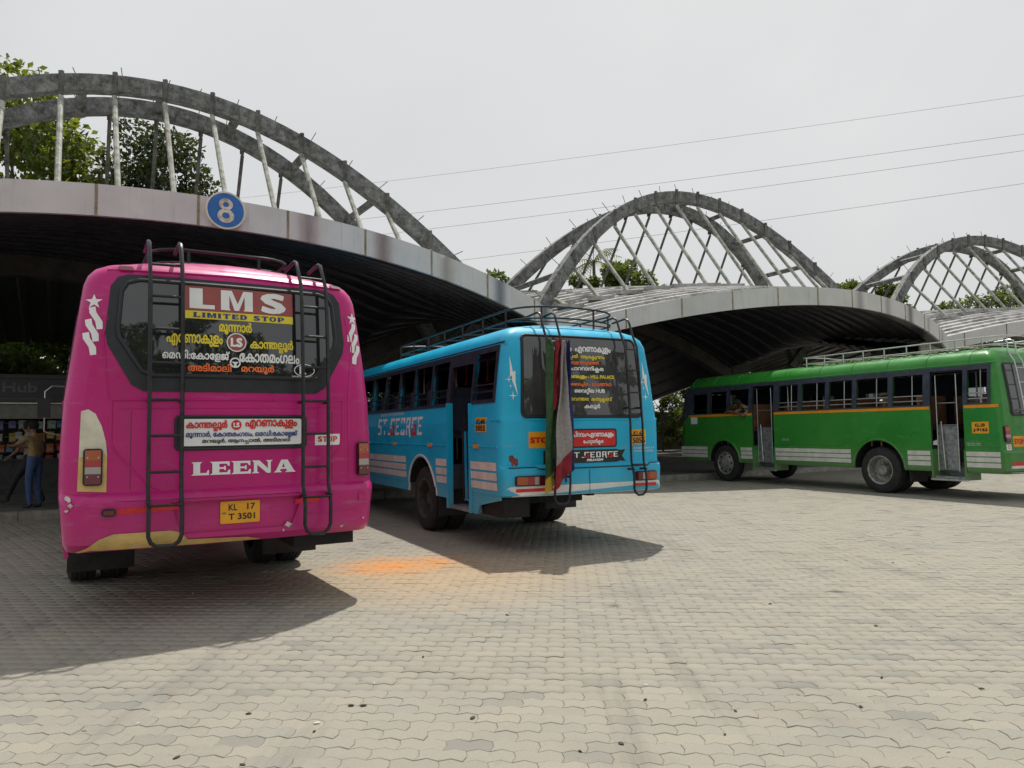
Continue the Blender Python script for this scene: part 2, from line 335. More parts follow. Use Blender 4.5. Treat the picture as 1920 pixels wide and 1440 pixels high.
# ------------------------------------------------------------------ lettering: outlines triangulated with a non-zero winding fill
_tc = {}
def _poly(s):
    c = bpy.data.curves.new('t', 'FONT'); c.body = s; c.fill_mode = 'NONE'; c.resolution_u = 3
    o = bpy.data.objects.new('t', c); COL.objects.link(o)
    m = o.to_mesh()
    V = np.array([(v.co.x, v.co.y) for v in m.vertices]).reshape(-1, 2); E = np.array([tuple(x.vertices) for x in m.edges], int).reshape(-1, 2)
    o.to_mesh_clear(); bpy.data.objects.remove(o); bpy.data.curves.remove(c); return V, E
def _adv(s):
    a, _ = _poly(s + 'I'); b, _ = _poly('I'); return a[:, 0].max() - b[:, 0].max()
def fill(V, E, off=0.0):
    if off:
        n = len(V); nx = np.full(n, -1); pv = np.full(n, -1); nx[E[:, 0]] = E[:, 1]; pv[E[:, 1]] = E[:, 0]
        t1 = V[nx] - V; t0 = V - V[pv]
        n1 = np.stack([t1[:, 1], -t1[:, 0]], 1); n0 = np.stack([t0[:, 1], -t0[:, 0]], 1)
        n1 /= np.linalg.norm(n1, axis=1, keepdims=True) + 1e-9; n0 /= np.linalg.norm(n0, axis=1, keepdims=True) + 1e-9
        nn = n1 + n0; nn /= np.maximum(np.linalg.norm(nn, axis=1, keepdims=True), .5)
        sgn = np.ones(n); seen = np.zeros(n, bool); loops = []
        for i in range(n):                      # winding of the loop that encloses each loop
            if seen[i]: continue
            l = []; j = i
            while not seen[j]: seen[j] = True; l.append(j); j = nx[j]
            p_ = V[l]; q_ = np.roll(p_, -1, 0); loops.append((np.array(l), np.sum(p_[:, 0] * q_[:, 1] - q_[:, 0] * p_[:, 1]), p_.min(0), p_.max(0)))
        for l, ar, lo, hi in loops:
            out = max((m for m in loops if (m[2] <= lo + 1e-6).all() and (m[3] >= hi - 1e-6).all()), key=lambda m: abs(m[1])); sgn[l] = np.sign(out[1])
        V = V + nn * off * sgn[:, None]
    r = delaunay_2d_cdt([Vector(v) for v in V], [(int(a), int(b)) for a, b in E], [], 0, 1e-6)
    P = np.array([(v.x, v.y) for v in r[0]]); T = np.array([f for f in r[2]], int).reshape(-1, 3)
    c = P[T].mean(1); A, B = V[E[:, 0]], V[E[:, 1]]
    cy, cx = c[:, 1][:, None], c[:, 0][:, None]
    up = (A[:, 1] <= cy) & (B[:, 1] > cy); dn = (A[:, 1] > cy) & (B[:, 1] <= cy)
    with np.errstate(divide='ignore', invalid='ignore'):
        xi = A[:, 0] + (cy - A[:, 1]) * (B[:, 0] - A[:, 0]) / (B[:, 1] - A[:, 1])
    wn = ((up & (xi > cx)).sum(1) - (dn & (xi > cx)).sum(1))
    T = T[wn != 0]; q = P[T]
    ar = (q[:, 1, 0] - q[:, 0, 0]) * (q[:, 2, 1] - q[:, 0, 1]) - (q[:, 2, 0] - q[:, 0, 0]) * (q[:, 1, 1] - q[:, 0, 1])
    T[ar < 0] = T[ar < 0][:, ::-1]
    return P, T
def text2d(s, bold=0.0):
    """s: runs split by '+' (overlap the next run) and '/' (stack the next letter under, for joined letters)"""
    key = (s, bold)
    if key in _tc: return _tc[key]
    Vs, Es, n, x = [], [], 0, 0.0
    i = 0; run = ''; toks = []
    for ch in s:
        if ch in '+/': toks.append(run); toks.append(ch); run = ''
        else: run += ch
    toks.append(run)
    mode = None; px = 0.; padv = 0.
    for t in toks:
        if t in ('+', '/'): mode = t; continue
        if not t: continue
        if mode == '/':
            h, rest = t[0], t[1:]
            V, E = _poly(h); wl = _adv(h); V = V * np.array([.62, .5]) + np.array([x - padv * .5 - wl * .31, -.36])
            Vs.append(V); Es.append(E + n); n += len(V)
            t = rest
            if not t: mode = None; continue
        elif mode == '+': x -= padv * .28
        mode = None
        V, E = _poly(t)
        if len(V): Vs.append(V + np.array([x, 0])); Es.append(E + n); n += len(V)
        x += _adv(t); padv = _adv(t[-1]) if t[-1].strip() else .3
    P, T = fill(np.concatenate(Vs), np.concatenate(Es), bold)
    lo, hi = P[T.ravel()].min(0), P[T.ravel()].max(0)
    _tc[key] = ((P - lo) / (hi - lo), T); return _tc[key]
def fit(PT, box, skew=0.0):
    x0, z0, x1, z1 = box; P, T = PT
    Q = P * np.array([x1 - x0, z1 - z0]) + np.array([x0, z0])
    if skew: Q = Q + np.stack([P[:, 1] * skew, 0 * P[:, 0]], 1)
    return Q, T
def poly_tris(poly, holes=()):
    V = list(poly); E = [(i, (i + 1) % len(poly)) for i in range(len(poly))]
    for h in holes:
        b = len(V); V += list(h)[::-1]; E += [(b + i, b + (i + 1) % len(h)) for i in range(len(h))]
    return fill(np.array(V, float), np.array(E, int))
def circle(cx, cy, rx, ry=None, n=28): return [(cx + rx * math.cos(2 * math.pi * k / n), cy + (ry or rx) * math.sin(2 * math.pi * k / n)) for k in range(n)]
def rrect(x0, z0, x1, z1, r, n=5):
    p = []
    for cx, cz, a in ((x1 - r, z0 + r, -90), (x1 - r, z1 - r, 0), (x0 + r, z1 - r, 90), (x0 + r, z0 + r, 180)):
        for k in range(n + 1): t = R(a + 90 * k / n); p.append((cx + r * math.cos(t), cz + r * math.sin(t)))
    return p
def merge(*PTs):
    Ps, Ts, n = [], [], 0
    for P, T in PTs: Ps.append(P); Ts.append(np.asarray(T) + n); n += len(P)
    return np.concatenate(Ps), np.concatenate(Ts)
def decal(name, PT, surf, off, mt, parent, grid=None):
    """lay a flat outline on a surface; surf maps (a, b, off) -> local point"""
    P, T = PT
    bm = bmesh.new(); vs = [bm.verts.new((p[0], p[1], 0)) for p in P]
    for t in T:
        try: bm.faces.new([vs[i] for i in t])
        except ValueError: pass
    if grid:
        lo, hi = P.min(0), P.max(0)
        for ax in (0, 1):
            k = lo[ax] + grid
            while k < hi[ax]:
                co = [0, 0, 0]; co[ax] = k; no = [0, 0, 0]; no[ax] = 1
                bmesh.ops.bisect_plane(bm, geom=bm.verts[:] + bm.edges[:] + bm.faces[:], plane_co=co, plane_no=no, dist=1e-5); k += grid
    for v in bm.verts: v.co = surf(v.co.x, v.co.y, off)
    m = bpy.data.meshes.new(name); bm.to_mesh(m); bm.free(); finish(m, 40)
    return link(name, m, mt, parent)
# wide slab letters, drawn as outlines in a 1 x 1 cell
def SLAB(ch):
    a = .13; s = .17
    if ch == 'L': return [poly_tris([(0, 0), (1, 0), (1, .38), (.93, .38), (.86, s), (.5, s), (.5, 1 - a), (.62, 1), (0, 1), (.12, 1 - a), (.12, a)])]
    if ch == 'E': return [poly_tris([(0, 0), (1, 0), (1, .36), (.92, .36), (.84, s), (.46, s), (.46, .43), (.68, .43), (.72, .33), (.78, .33), (.78, .67), (.72, .67), (.68, .57), (.46, .57), (.46, 1 - s), (.82, 1 - s), (.9, .66), (.97, .66), (.97, 1), (0, 1), (.12, 1 - a), (.12, a)])]
    if ch == 'N': return [poly_tris([(0, 0), (.36, 0), (.26, a), (.26, .66), (.72, 0), (.9, 0), (.9, 1 - a), (1, 1), (.66, 1), (.76, 1 - a), (.76, .36), (.36, 1), (0, 1), (.1, 1 - a), (.1, a)])]
    if ch == 'A': return [poly_tris([(0, 0), (.4, 0), (.28, a), (.32, .26), (.56, .26), (.6, a), (.5, 0), (1, 0), (.92, a), (.62, 1), (.34, 1), (.1, a)], [[(.37, .4), (.5, .4), (.45, .74)]])]
    if ch == 'M': return [poly_tris([(0, 0), (.3, 0), (.26, .1), (.26, .74), (.42, 0), (.56, 0), (.74, .74), (.74, .1), (.7, 0), (1, 0), (1, 1), (.7, 1), (.52, .34), (.34, 1), (0, 1)])]
    if ch == 'I': return [poly_tris([(0, 0), (1, 0), (.8, a), (.8, 1 - a), (1, 1), (0, 1), (.2, 1 - a), (.2, a)])]
    if ch == 'T': return [poly_tris([(.22, 0), (.78, 0), (.66, a), (.66, 1 - s), (.86, 1 - s), (.93, .64), (1, .64), (1, 1), (0, 1), (0, .64), (.07, .64), (.14, 1 - s), (.34, 1 - s), (.34, a)])]
    if ch == 'D': return [poly_tris([(0, 0), (.55, 0), (.85, .1), (1, .35), (1, .65), (.85, .9), (.55, 1), (0, 1), (.1, 1 - a), (.1, a)], [[(.4, s), (.52, s), (.66, .3), (.68, .5), (.66, .7), (.52, 1 - s), (.4, 1 - s)]])]
    if ch == 'P': return [poly_tris([(0, 0), (.55, 0), (.42, a), (.42, .36), (.62, .36), (.9, .44), (1, .66), (.9, .92), (.62, 1), (0, 1), (.1, 1 - a), (.1, a)], [[(.42, .5), (.56, .5), (.66, .58), (.68, .68), (.66, .8), (.56, .87), (.42, .87)]])]
    if ch == 'O': return [poly_tris(circle(.5, .5, .5, .5), [circle(.5, .5, .2, .36)])]
    if ch == 'l': return [poly_tris([(0, 0), (1, 0), (1, .2), (.52, .2), (.52, 1), (0, 1)])]
    return [text2d(ch, .04)]
def word(txt, box, gap=.12, widths={}, slab=True):
    """outline of a word fitted to box; each letter one cell"""
    x0, z0, x1, z1 = box; W = sum(widths.get(c, 1.0) for c in txt) + gap * (len(txt) - 1); k = (x1 - x0) / W; x = x0; out = []
    for c in txt:
        wd = widths.get(c, 1.0) * k
        if c != ' ':
            for PT in SLAB(c): out.append(fit(PT, (x, z0, x + wd, z1)))
        x += wd + gap * k
    return merge(*out)
def gothic(txt, box):
    """condensed pointed letters; returns (white outline, red hooks)"""
    t = .26; G = {
        'S': [[(0, .0), (.7, .0), (1, .12), (1, .56), (.3, .62), (.3, .84), (1, .84), (.9, 1), (.0, 1), (.0, .48), (.7, .42), (.7, .15), (-.1, .15)]],
        'T': [[(-.05, .84), (.35, .84), (.35, 0), (.65, .04), (.65, .84), (1.05, .84), (1.12, 1), (-.05, 1)]],
        '.': [[(.2, 0), (.8, 0), (.8, .14), (.2, .14)]],
        'G': [[(0, .40), (.28, .40), (.28, .82), (1.0, .82), (1.2, 1), (0, 1)]],
        'E': [[(0, .0), (.9, .0), (1.08, .16), (.3, .16), (.3, .44), (.85, .44), (.85, .58), (.3, .58), (.3, .84), (.95, .84), (1.1, 1), (0, 1)]],
        'O': [[(0, 0), (1, 0), (1, 1), (0, 1)]], 'R': [[(0, 0), (.3, 0), (.3, .4), (.62, .4), (.85, -.14), (1.1, -.14), (.95, .45), (1, .56), (1, 1), (0, 1)]]}
    H = {'O': [[(.3, .16), (.7, .16), (.7, .84), (.3, .84)]], 'R': [[(.3, .55), (.7, .55), (.7, .84), (.3, .84)]]}
    wd = {'.': .5}; W = sum(wd.get(c, 1.) for c in txt) + .3 * (len(txt) - 1); x0, z0, x1, z1 = box; k = (x1 - x0) / W; x = x0; wh, rd = [], []
    f = lambda pts: [(x + a * k, z0 + b * (z1 - z0)) for a, b in pts]
    for c in txt:
        for i, p in enumerate(G[c]): wh.append(poly_tris(f(p), [f(h) for h in H.get(c, [])] if i == 0 else []))
        if c == 'G': rd.append(poly_tris(f([(0, .38), (.28, .38), (.28, .15), (.7, .15), (.7, .48), (.48, .48), (.55, .62), (1, .62), (1, .04), (.78, -.16), (.7, 0), (0, 0)])))
        x += (wd.get(c, 1.) + .3) * k
    return merge(*wh), merge(*rd)

# ------------------------------------------------------------------ pavement
ground = tag(link('pavement', np_mesh('pavement', [(-900, -900, -.0042), (900, -900, -.0042), (900, 1500, -.0042), (-900, 1500, -.0042)], quads=[(0, 1, 2, 3)]), M['ground']), kind='structure')
PL, PW, PA = .225, .1125, R(-4.0)
def paver_outline(inset):
    g = lambda x: .0135 * (1 if int(round(x / (PL / 4))) % 2 else -1)
    top = [(PL * k / 4 - PL / 2, PW / 2 + g(PL * k / 4)) for k in range(5)]
    bot = [(x, z - PW) for x, z in top]
    top = [(x + (0.0), z) for x, z in top]
    e = .012                                    # zigzag of the short ends
    pts = bot + [(PL / 2 + e, (bot[-1][1] + top[-1][1]) / 2)] + top[::-1] + [(-PL / 2 + e, (bot[0][1] + top[0][1]) / 2)]
    c = np.array(pts); n = len(c); out = []
    for i in range(n):
        a, b, d = c[i - 1], c[i], c[(i + 1) % n]
        t1 = (b - a) / np.linalg.norm(b - a); t2 = (d - b) / np.linalg.norm(d - b)
        nn = np.array([-t1[1] - t2[1], t1[0] + t2[0]]); nn /= max(np.linalg.norm(nn), .3); out.append(b + nn * inset * 1.1)
    return np.array(out)
O0, O1 = paver_outline(.0010), paver_outline(.0034)
def build_pavers():
    ca, sa = math.cos(PA), math.sin(PA)
    near, far = [], []
    for j in range(-20, 230):
        for i in range(-110, 110):
            x = i * PL + (PL / 2 if j % 2 else 0); y = j * PW
            X, Y = x * ca - y * sa, x * sa + y * ca + 2.2
            if Y < 2.6 or Y > 21.5: continue
            if abs(X) > .70 * Y + 1.4: continue
            # stop at the platform kerb
            if (X - V1.x) * AX.x + (Y - V1.y) * AX.y > -.34: continue
            (near if Y < 8.2 else far).append((X, Y))
    near.sort(key=lambda p: p[1])
    vis = [p for p in near if abs(p[0]) < .69 * p[1] + .05 and p[1] > 2.95]
    single = vis[:300]; ss = set(single); rest = [p for p in near if p not in ss]
    n = len(O0)
    def pav(z0=0.):
        V = np.concatenate([np.c_[O1, np.full(n, 0.)], np.c_[O0, np.full(n, -.0026)], np.c_[O0, np.full(n, -.05)]])
        return V
    base = pav()
    fs = [tuple(range(n))] + [(n + i, n + (i + 1) % n, (i + 1) % n, i) for i in range(n)] + [(2 * n + i, 2 * n + (i + 1) % n, n + (i + 1) % n, n + i) for i in range(n)]
    m = bpy.data.meshes.new('paving_block'); m.from_pydata([tuple(v) for v in base], [], fs); m.materials.append(M['paver']); m.update()
    for (X, Y) in single:
        o = bpy.data.objects.new('paving_block', m); COL.objects.link(o); o.parent = ground
        o.location = (X, Y, random.uniform(-.0018, .0018)); o.rotation_euler = (random.gauss(0, .009), random.gauss(0, .006), PA + random.gauss(0, .008))
    def bulk(pts, name, full):
        k = len(pts); P = np.array(pts); an = PA + RNG.normal(0, .008, k); tx = RNG.normal(0, .010, k); ty = RNG.normal(0, .007, k); dz = RNG.normal(0, .0013, k)
        rows = [np.c_[O1, np.zeros(n)], np.c_[O0, np.full(n, -.0026)]] + ([np.c_[O0, np.full(n, -.02)]] if full else [])
        B = np.concatenate(rows); nb = len(B)
        V = np.repeat(B[None], k, 0); x, y = V[..., 0].copy(), V[..., 1].copy()
        V[..., 0] = x * np.cos(an)[:, None] - y * np.sin(an)[:, None] + P[:, 0:1]; V[..., 1] = x * np.sin(an)[:, None] + y * np.cos(an)[:, None] + P[:, 1:2]
        V[..., 2] += dz[:, None] + y * tx[:, None] + x * ty[:, None]
        q = []
        for r_ in range(len(rows) - 1):
            for i in range(n): q.append((n * (r_ + 1) + i, n * (r_ + 1) + (i + 1) % n, n * r_ + (i + 1) % n, n * r_ + i))
        q = np.array(q)
        # top face as quads (12-gon split into five)
        h = n // 2; tq = np.array([(i, i + 1, n - 2 - i, n - 1 - i) for i in range(0, h - 1)])
        Q = np.concatenate([q, tq]); off = (np.arange(k) * nb)[:, None, None]
        mm = np_mesh(name, V.reshape(-1, 3), quads=(Q[None] + off).reshape(-1, 4)); o = link(name, mm, M['paver'], ground); o['kind'] = 'stuff'
    bulk(rest, 'paving_blocks', True); bulk(far, 'distant_paving_blocks', False)

# ------------------------------------------------------------------ the row of canopies
V1 = Vector((1.2, 20.0)); PHI = .542
RX = Vector((math.cos(PHI), math.sin(PHI))); AX = Vector((-math.sin(PHI), math.cos(PHI)))
def row(s, t, z, fr=None):
    V, r_, a_ = fr or (V1, RX, AX)
    return Vector((V.x + s * r_.x + t * a_.x, V.y + s * r_.y + t * a_.y, z))
def frame(V, phi): return (V, Vector((math.cos(phi), math.sin(phi))), Vector((-math.sin(phi), math.cos(phi))))
build_pavers()
PLAT_Z = .15
plat = MB(); c = [row(-40, -.05, 0), row(24, -.05, 0), row(24, 26, 0), row(-40, 26, 0)]
plat.hexa([(p.x, p.y, -.3) for p in c] + [(p.x, p.y, PLAT_Z) for p in c])
platform = tag(plat.build('platform', M['platform'], smooth=None), kind='structure')
kb = None
for i in range(-40, 24):
    p0, p1 = row(i + .006, 0, 0), row(i + .994, 0, 0); n = AX * -.26
    k = MB(); q = [(p0.x + n.x, p0.y + n.y), (p1.x + n.x, p1.y + n.y), (p1.x - .001 * AX.x, p1.y - .001 * AX.y), (p0.x, p0.y)]
    k.hexa([(x, y, -.1) for x, y in q] + [(x, y, PLAT_Z + .006) for x, y in q])
    if -20 < i < 20: k.build('kerb_stone', M['kerb'], platform, smooth=None)
dirt = MB(); c = [row(-60, 26.2, 0), row(60, 26.2, 0), row(60, 200, 0), row(-60, 200, 0)]; dirt.add([(p.x, p.y, .0) for p in c], [(0, 1, 2, 3)])
tag(dirt.build('ground_beyond', M['earth'], smooth=None, fix=False), kind='structure')

W = 18.6
def back_z(s):                                     # staggered vault behind, front arch at t = 8
    q = ((s - 6.2 + 9.25) % 18.5) - 9.25
    return 3.95 + 2.35 * (1 - (q / 9.25) ** 2)
def sstep(a, b, x): x = min(1, max(0, (x - a) / (b - a))); return x * x * (3 - 2 * x)
def canopy(fr, s0, fp, near, far, label, smin=-99, smax=99, vis=True, sdir=0):
    zp, kd, tcw, tb, p = fp
    root = empty('bus_station_canopy', row(s0, 0, 0, fr))
    Mi = Matrix.Translation(-root.location)
    L = lambda s, t, z: Mi @ row(s, t, z, fr)
    tag(root, label, 'canopy', 'arched canopies along the bus bays')
    def edge(s):
        q = min(1.0, abs(s - s0) / (W / 2)); return tcw + tb * q * q, zp - kd * q ** p
    TB = 8.0
    sb = lambda s: s if fr is FR1 else s + 18.5
    def surf(s, t):
        tf, zf = edge(s); wgt = sstep(2.5, TB, t)
        return (zf + .18 * (t - tf) * (1 - .35 * wgt)) * (1 - wgt) + (back_z(sb(s)) + .55) * wgt
    # ribbed roof sheets and dark soffit sheets: one strip per rib
    ns, nsheet = 40, 17
    S = [s0 - W / 2 + W * i / ns for i in range(ns + 1)]
    prof = [(0.0, 0.), (.62, 0.), (.70, .075), (.88, .075), (.97, 0.)]
    def strip(w0, w1, dz, sign, name, mt):
        mb = MB(); rows_ = []
        for f, h in prof + [(1.0, 0.)]:
            wv = w0 + (w1 - w0) * f; rw = []
            for s in S:
                tf, _ = edge(s); t = tf + .02 + (TB - tf - .02) * wv; rw.append(L(s, t, surf(s, t) + dz + sign * h))
            rows_.append(rw)
        n = len(S); vs = [v for r_ in rows_ for v in r_]
        mb.add(vs, [(j * n + i, j * n + i + 1, (j + 1) * n + i + 1, (j + 1) * n + i) for j in range(len(rows_) - 1) for i in range(n - 1)])
        mb.build(name, mt, root, smooth=25, fix=False)
    for k in range(nsheet): strip(k / nsheet, (k + 1) / nsheet, 0.0, 1, 'roof_sheet', M['roof'])
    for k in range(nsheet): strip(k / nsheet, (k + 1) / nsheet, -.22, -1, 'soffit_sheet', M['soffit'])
    # fascia panels with open joints
    FH = .52; npan = 12
    for k in range(npan):
        sa, sb_ = s0 - W / 2 + W * k / npan + .012, s0 - W / 2 + W * (k + 1) / npan - .012
        mb = MB(); m_ = 4
        for e in range(m_):
            a_, b_ = sa + (sb_ - sa) * e / m_, sa + (sb_ - sa) * (e + 1) / m_
            pts = []
            for (s, dt) in ((a_, -.06), (b_, -.06), (b_, .02), (a_, .02)):
                tf, zf = edge(s); pts.append((s, tf + dt, zf))
            lo = [L(s, t, z - FH + .04) for s, t, z in pts]; hi = [L(s, t, z + .045) for s, t, z in pts]
            mb.hexa(lo + hi)
        bmx = mb.mesh('fascia_panel'); bm = bmesh.new(); bm.from_mesh(bmx); bmesh.ops.remove_doubles(bm, verts=bm.verts, dist=.0005)
        dbl = [f for f in bm.faces if len([g for g in bm.faces if g is not f and (g.calc_center_median() - f.calc_center_median()).length < 1e-4])]
        bmesh.ops.delete(bm, geom=dbl, context='FACES'); bmesh.ops.recalc_face_normals(bm, faces=bm.faces); bm.to_mesh(bmx); bm.free(); finish(bmx, 30)
        link('fascia_panel', bmx, M['fascia'], root)
        if k:
            s = sa - .012; tf, zf = edge(s); mb = MB(); p_ = [L(s + d, tf + e, 0) for d, e in ((-.022, -.066), (.022, -.066), (.022, 0), (-.022, 0))]
            mb.hexa([(v.x, v.y, zf - FH + .03 + 0) for v in p_] + [(v.x, v.y, zf + .04) for v in p_]); mb.build('joint_strip', M['joint'], root, smooth=None)
    # soffit lip behind the fascia
    mb = MB(); vs = []
    for s in S:
        tf, zf = edge(s); vs += [L(s, tf + .03, zf - FH + .06), L(s, tf + .5, zf - FH + .16)]
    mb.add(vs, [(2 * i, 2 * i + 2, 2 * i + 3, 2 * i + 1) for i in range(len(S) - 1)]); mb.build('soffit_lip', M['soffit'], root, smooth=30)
    # clad columns at the valleys
    for sv in (s0 - W / 2, s0 + W / 2):
        if sdir and (sv - s0) * sdir < 0: continue
        tf, zf = edge(sv); mb = MB(); d = .55 if sv > s0 else -.0
        sa, sb2 = (sv - .62, sv - .02) if sv > s0 else (sv + .02, sv + .9)
        wa, wb = (sa - .5, sb2) if sv > s0 else (sa, sb2 + .9)
        lo = [L(sa, tf + .05, PLAT_Z), L(sb2, tf + .05, PLAT_Z), L(sb2, tf + .75, PLAT_Z), L(sa, tf + .75, PLAT_Z)]
        hi = [L(wa, tf + .03, zf - FH + .1), L(wb, tf + .03, zf - FH + .1), L(wb, tf + .8, zf - FH + .1), L(wa, tf + .8, zf - FH + .1)]
        mb.hexa(lo + hi); mb.build('column', M['fascia'], root, smooth=None)
    # twin leaning arches, braces, hangers
    def apt(par, q):
        sc, zc, k, tcr, m_ = par; z = zc - k * q * q; return sc + q, tcr + m_ * (zc - z), z
    for par in (near, far):
        mb = MB(); pts = []; QN = 44
        for i in range(QN + 1):
            q = -9.0 + 18.0 * i / QN; s, t, z = apt(par, q); nz = 2 * par[2] * q; ln = math.hypot(1, nz)
            ns_, nz_ = nz / ln, 1 / ln
            for dt, dn in ((-.15, -.2), (.15, -.2), (.15, .2), (-.15, .2)): pts.append(L(s + ns_ * dn, t + dt, z + nz_ * dn))
        mb.add(pts, [(4 * i + k, 4 * i + (k + 1) % 4, 4 * i + 4 + (k + 1) % 4, 4 * i + 4 + k) for i in range(QN) for k in range(4)] + [(0, 1, 2, 3), (4 * QN, 4 * QN + 3, 4 * QN + 2, 4 * QN + 1)])
        mb.build('arch', M['arch'], root, smooth=30)
        for i in range(19):
            q = -8.1 + .9 * i + random.uniform(-.1, .1); s, t, z = apt(par, q); nz = 2 * par[2] * q
            h = .2 + random.uniform(.12, .3); mb = MB(); lx = random.uniform(-.08, .08)
            mb.tube([L(s + nz * .1, t, z + .17), L(s + nz * h + lx, t + random.uniform(-.05, .05), z + h)], .011, 5); mb.build('rebar_stub', M['hangerdark'], root)
    q = -7.2
    while q < 7.3:
        a_, b_ = apt(near, q), apt(far, q); pa, pb = L(*a_), L(*b_); d = (pb - pa).normalized()
        mb = MB(); mb.tube([pa + d * .12, pb - d * .12], .12, 4); mb.build('cross_brace', M['arch'], root, smooth=20); q += 1.8
    for par, tb_, mt, rad in ((near, 1.1, 'hanger', .062), (far, 7.2, 'hangerdark', .05)):
        q = -7.84
        while q < 7.9:
            s, t, z = apt(par, q); zr = surf(s, tb_) + .05
            if z - zr > .5:
                a_, b_ = L(s, t, z - .16), L(s, tb_, zr); d = (b_ - a_).normalized()
                mb = MB(); mb.tube([a_, a_ + d * .3], .03, 6); mb.tube([a_ + d * .22, a_ + d * .28, b_], rad, 8); mb.build('hanger', M[mt], root)
                mb = MB(); ct = L(s, t + (-.165 if tb_ < 4 else .165), z); mb.box(ct.x - .05, ct.x + .05, ct.y - .035, ct.y + .035, ct.z - .3, ct.z + .26); mb.build('clamp', M['hangerdark'], root, smooth=None)
                mb = MB(); c_ = L(s, tb_, surf(s, tb_) + .07); mb.box(c_.x - .38, c_.x + .38, c_.y - .22, c_.y + .22, c_.z - .06, c_.z + .06); mb.build('base_plate', M['roof'], root, smooth=None)
            q += 1.12
    return root
FR1 = frame(V1, PHI); FR3 = frame(Vector((15.0, 28.33)), .339)
NEAR, FAR = (10.2, .073, 3.8, -.375), (10.2, .073, 5.15, .25)
can1 = canopy(FR1, -9.4, (5.62, 1.47, -2.75, 1.88, 2.1), (-9.3, *NEAR), (-9.33, *FAR), 'large grey ribbed canopy with twin mouldy arches, above the pink bus', sdir=1)
can2 = canopy(FR1, 9.2, (5.6, 1.35, -2.5, 1.95, 1.97), (9.13, *NEAR), (9.27, *FAR), 'middle grey ribbed canopy with crossing hangers, between blue and green buses')
can3 = canopy(FR3, 9.2, (5.75, 1.25, -2.6, 1.9, 2.0), (9.2, *NEAR), (9.2, *FAR), 'far small grey canopy whose arch rises behind the green bus roof', sdir=-1)

# the staggered rear vaults behind the front row (ribs run away from the yard)
for n_, sc in enumerate((-12.3, 6.2, 24.7)):
    root = empty('rear_canopy', row(sc, 8, 0)); Mi = Matrix.Translation(-root.location); L = lambda s, t, z: Mi @ row(s, t, z)
    tag(root, ('dark rear canopy vault seen under the large near canopy', 'dark rear canopy vault seen above the blue bus', 'dark rear canopy vault seen above the green bus')[n_], 'canopy', 'rear canopy vaults')
    mb = MB(); S = [sc - 9.2 + 18.4 * i / 36 for i in range(37)]; vs = []
    for s in S:
        z = back_z(s)
        for dt, dz in ((-.2, -.3), (.25, -.3), (.25, .7), (-.2, .7)): vs.append(L(s, 8.2 + dt, z + dz))
    mb.add(vs, [(4 * i + k, 4 * i + (k + 1) % 4, 4 * i + 4 + (k + 1) % 4, 4 * i + 4 + k) for i in range(36) for k in range(4)] + [(0, 1, 2, 3), (144, 147, 146, 145)]); mb.build('arch_beam', M['soffitbeam'], root, smooth=30)
    nst = 24
    for k in range(nst):
        s_a, s_b = sc - 9.2 + 18.4 * k / nst, sc - 9.2 + 18.4 * (k + 1) / nst; mb = MB(); vs = []
        for f, h in ((0, 0), (.6, 0), (.7, .08), (.88, .08), (.96, 0), (1, 0)):
            s = s_a + (s_b - s_a) * f
            for t in (8.4, 10.7, 13.0, 15.4): vs.append(L(s, t, back_z(s) + .1 - h - .21 * (t - 8.4)))
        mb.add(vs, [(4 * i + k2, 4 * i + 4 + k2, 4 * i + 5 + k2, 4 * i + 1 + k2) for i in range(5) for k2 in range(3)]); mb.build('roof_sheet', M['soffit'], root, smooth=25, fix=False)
    for s in (sc - 9.1, sc + 9.1):
        mb = MB(); mb.tube([L(s, 8.2, PLAT_Z), L(s, 8.2, back_z(s) - .2)], .22, 12); mb.build('column', M['soffitbeam'], root)

# round blue platform sign with the number 8
def sign8():
    s = -8.97; zp, kd, tcw, tb, p = (5.62, 1.47, -2.75, 1.88, 2.1)
    qq = abs(s + 9.4) / 9.3; t, z = tcw + tb * qq * qq - .13, zp - kd * qq ** p - .19
    o = empty('platform_sign', row(s, t, z)); o.rotation_euler = (0, 0, PHI + .03); tag(o, 'round blue sign with white number 8 on the canopy edge', 'sign')
    MM = Matrix(((1, 0, 0, 0), (0, 0, -.05, 0), (0, 1, 0, 0), (0, 0, 0, 1)))
    b = MB(); b.prism(circle(0, 0, .335, n=40), MM); b.build('rim', M['fadecream'], o)
    sf = lambda a, b_, off: Vector((a, -.05 - off, b_))
    mb_ = mat('sign_blue', (.012, .13, .42), .4, var=.12, vscale=5); mw = mat('stained_sign_white', (.68, .64, .55), .5, var=.12, vscale=7, dark=(.3, .23, .13))
    decal('disc', poly_tris(circle(0, 0, .305, n=40)), sf, .003, mb_, o)
    decal('numeral', merge(poly_tris(circle(0, .105, .115, .105), [circle(0, .1, .05, .045)]), poly_tris(circle(0, -.1, .14, .125), [circle(0, -.095, .065, .055)])), sf, .006, mw, o)
    for x in (-.2, .2):
        b = MB(); b.box(x - .02, x + .02, -.002, .12, -.03, .03); b.build('bracket', M['steel'], o, smooth=None)
sign8()

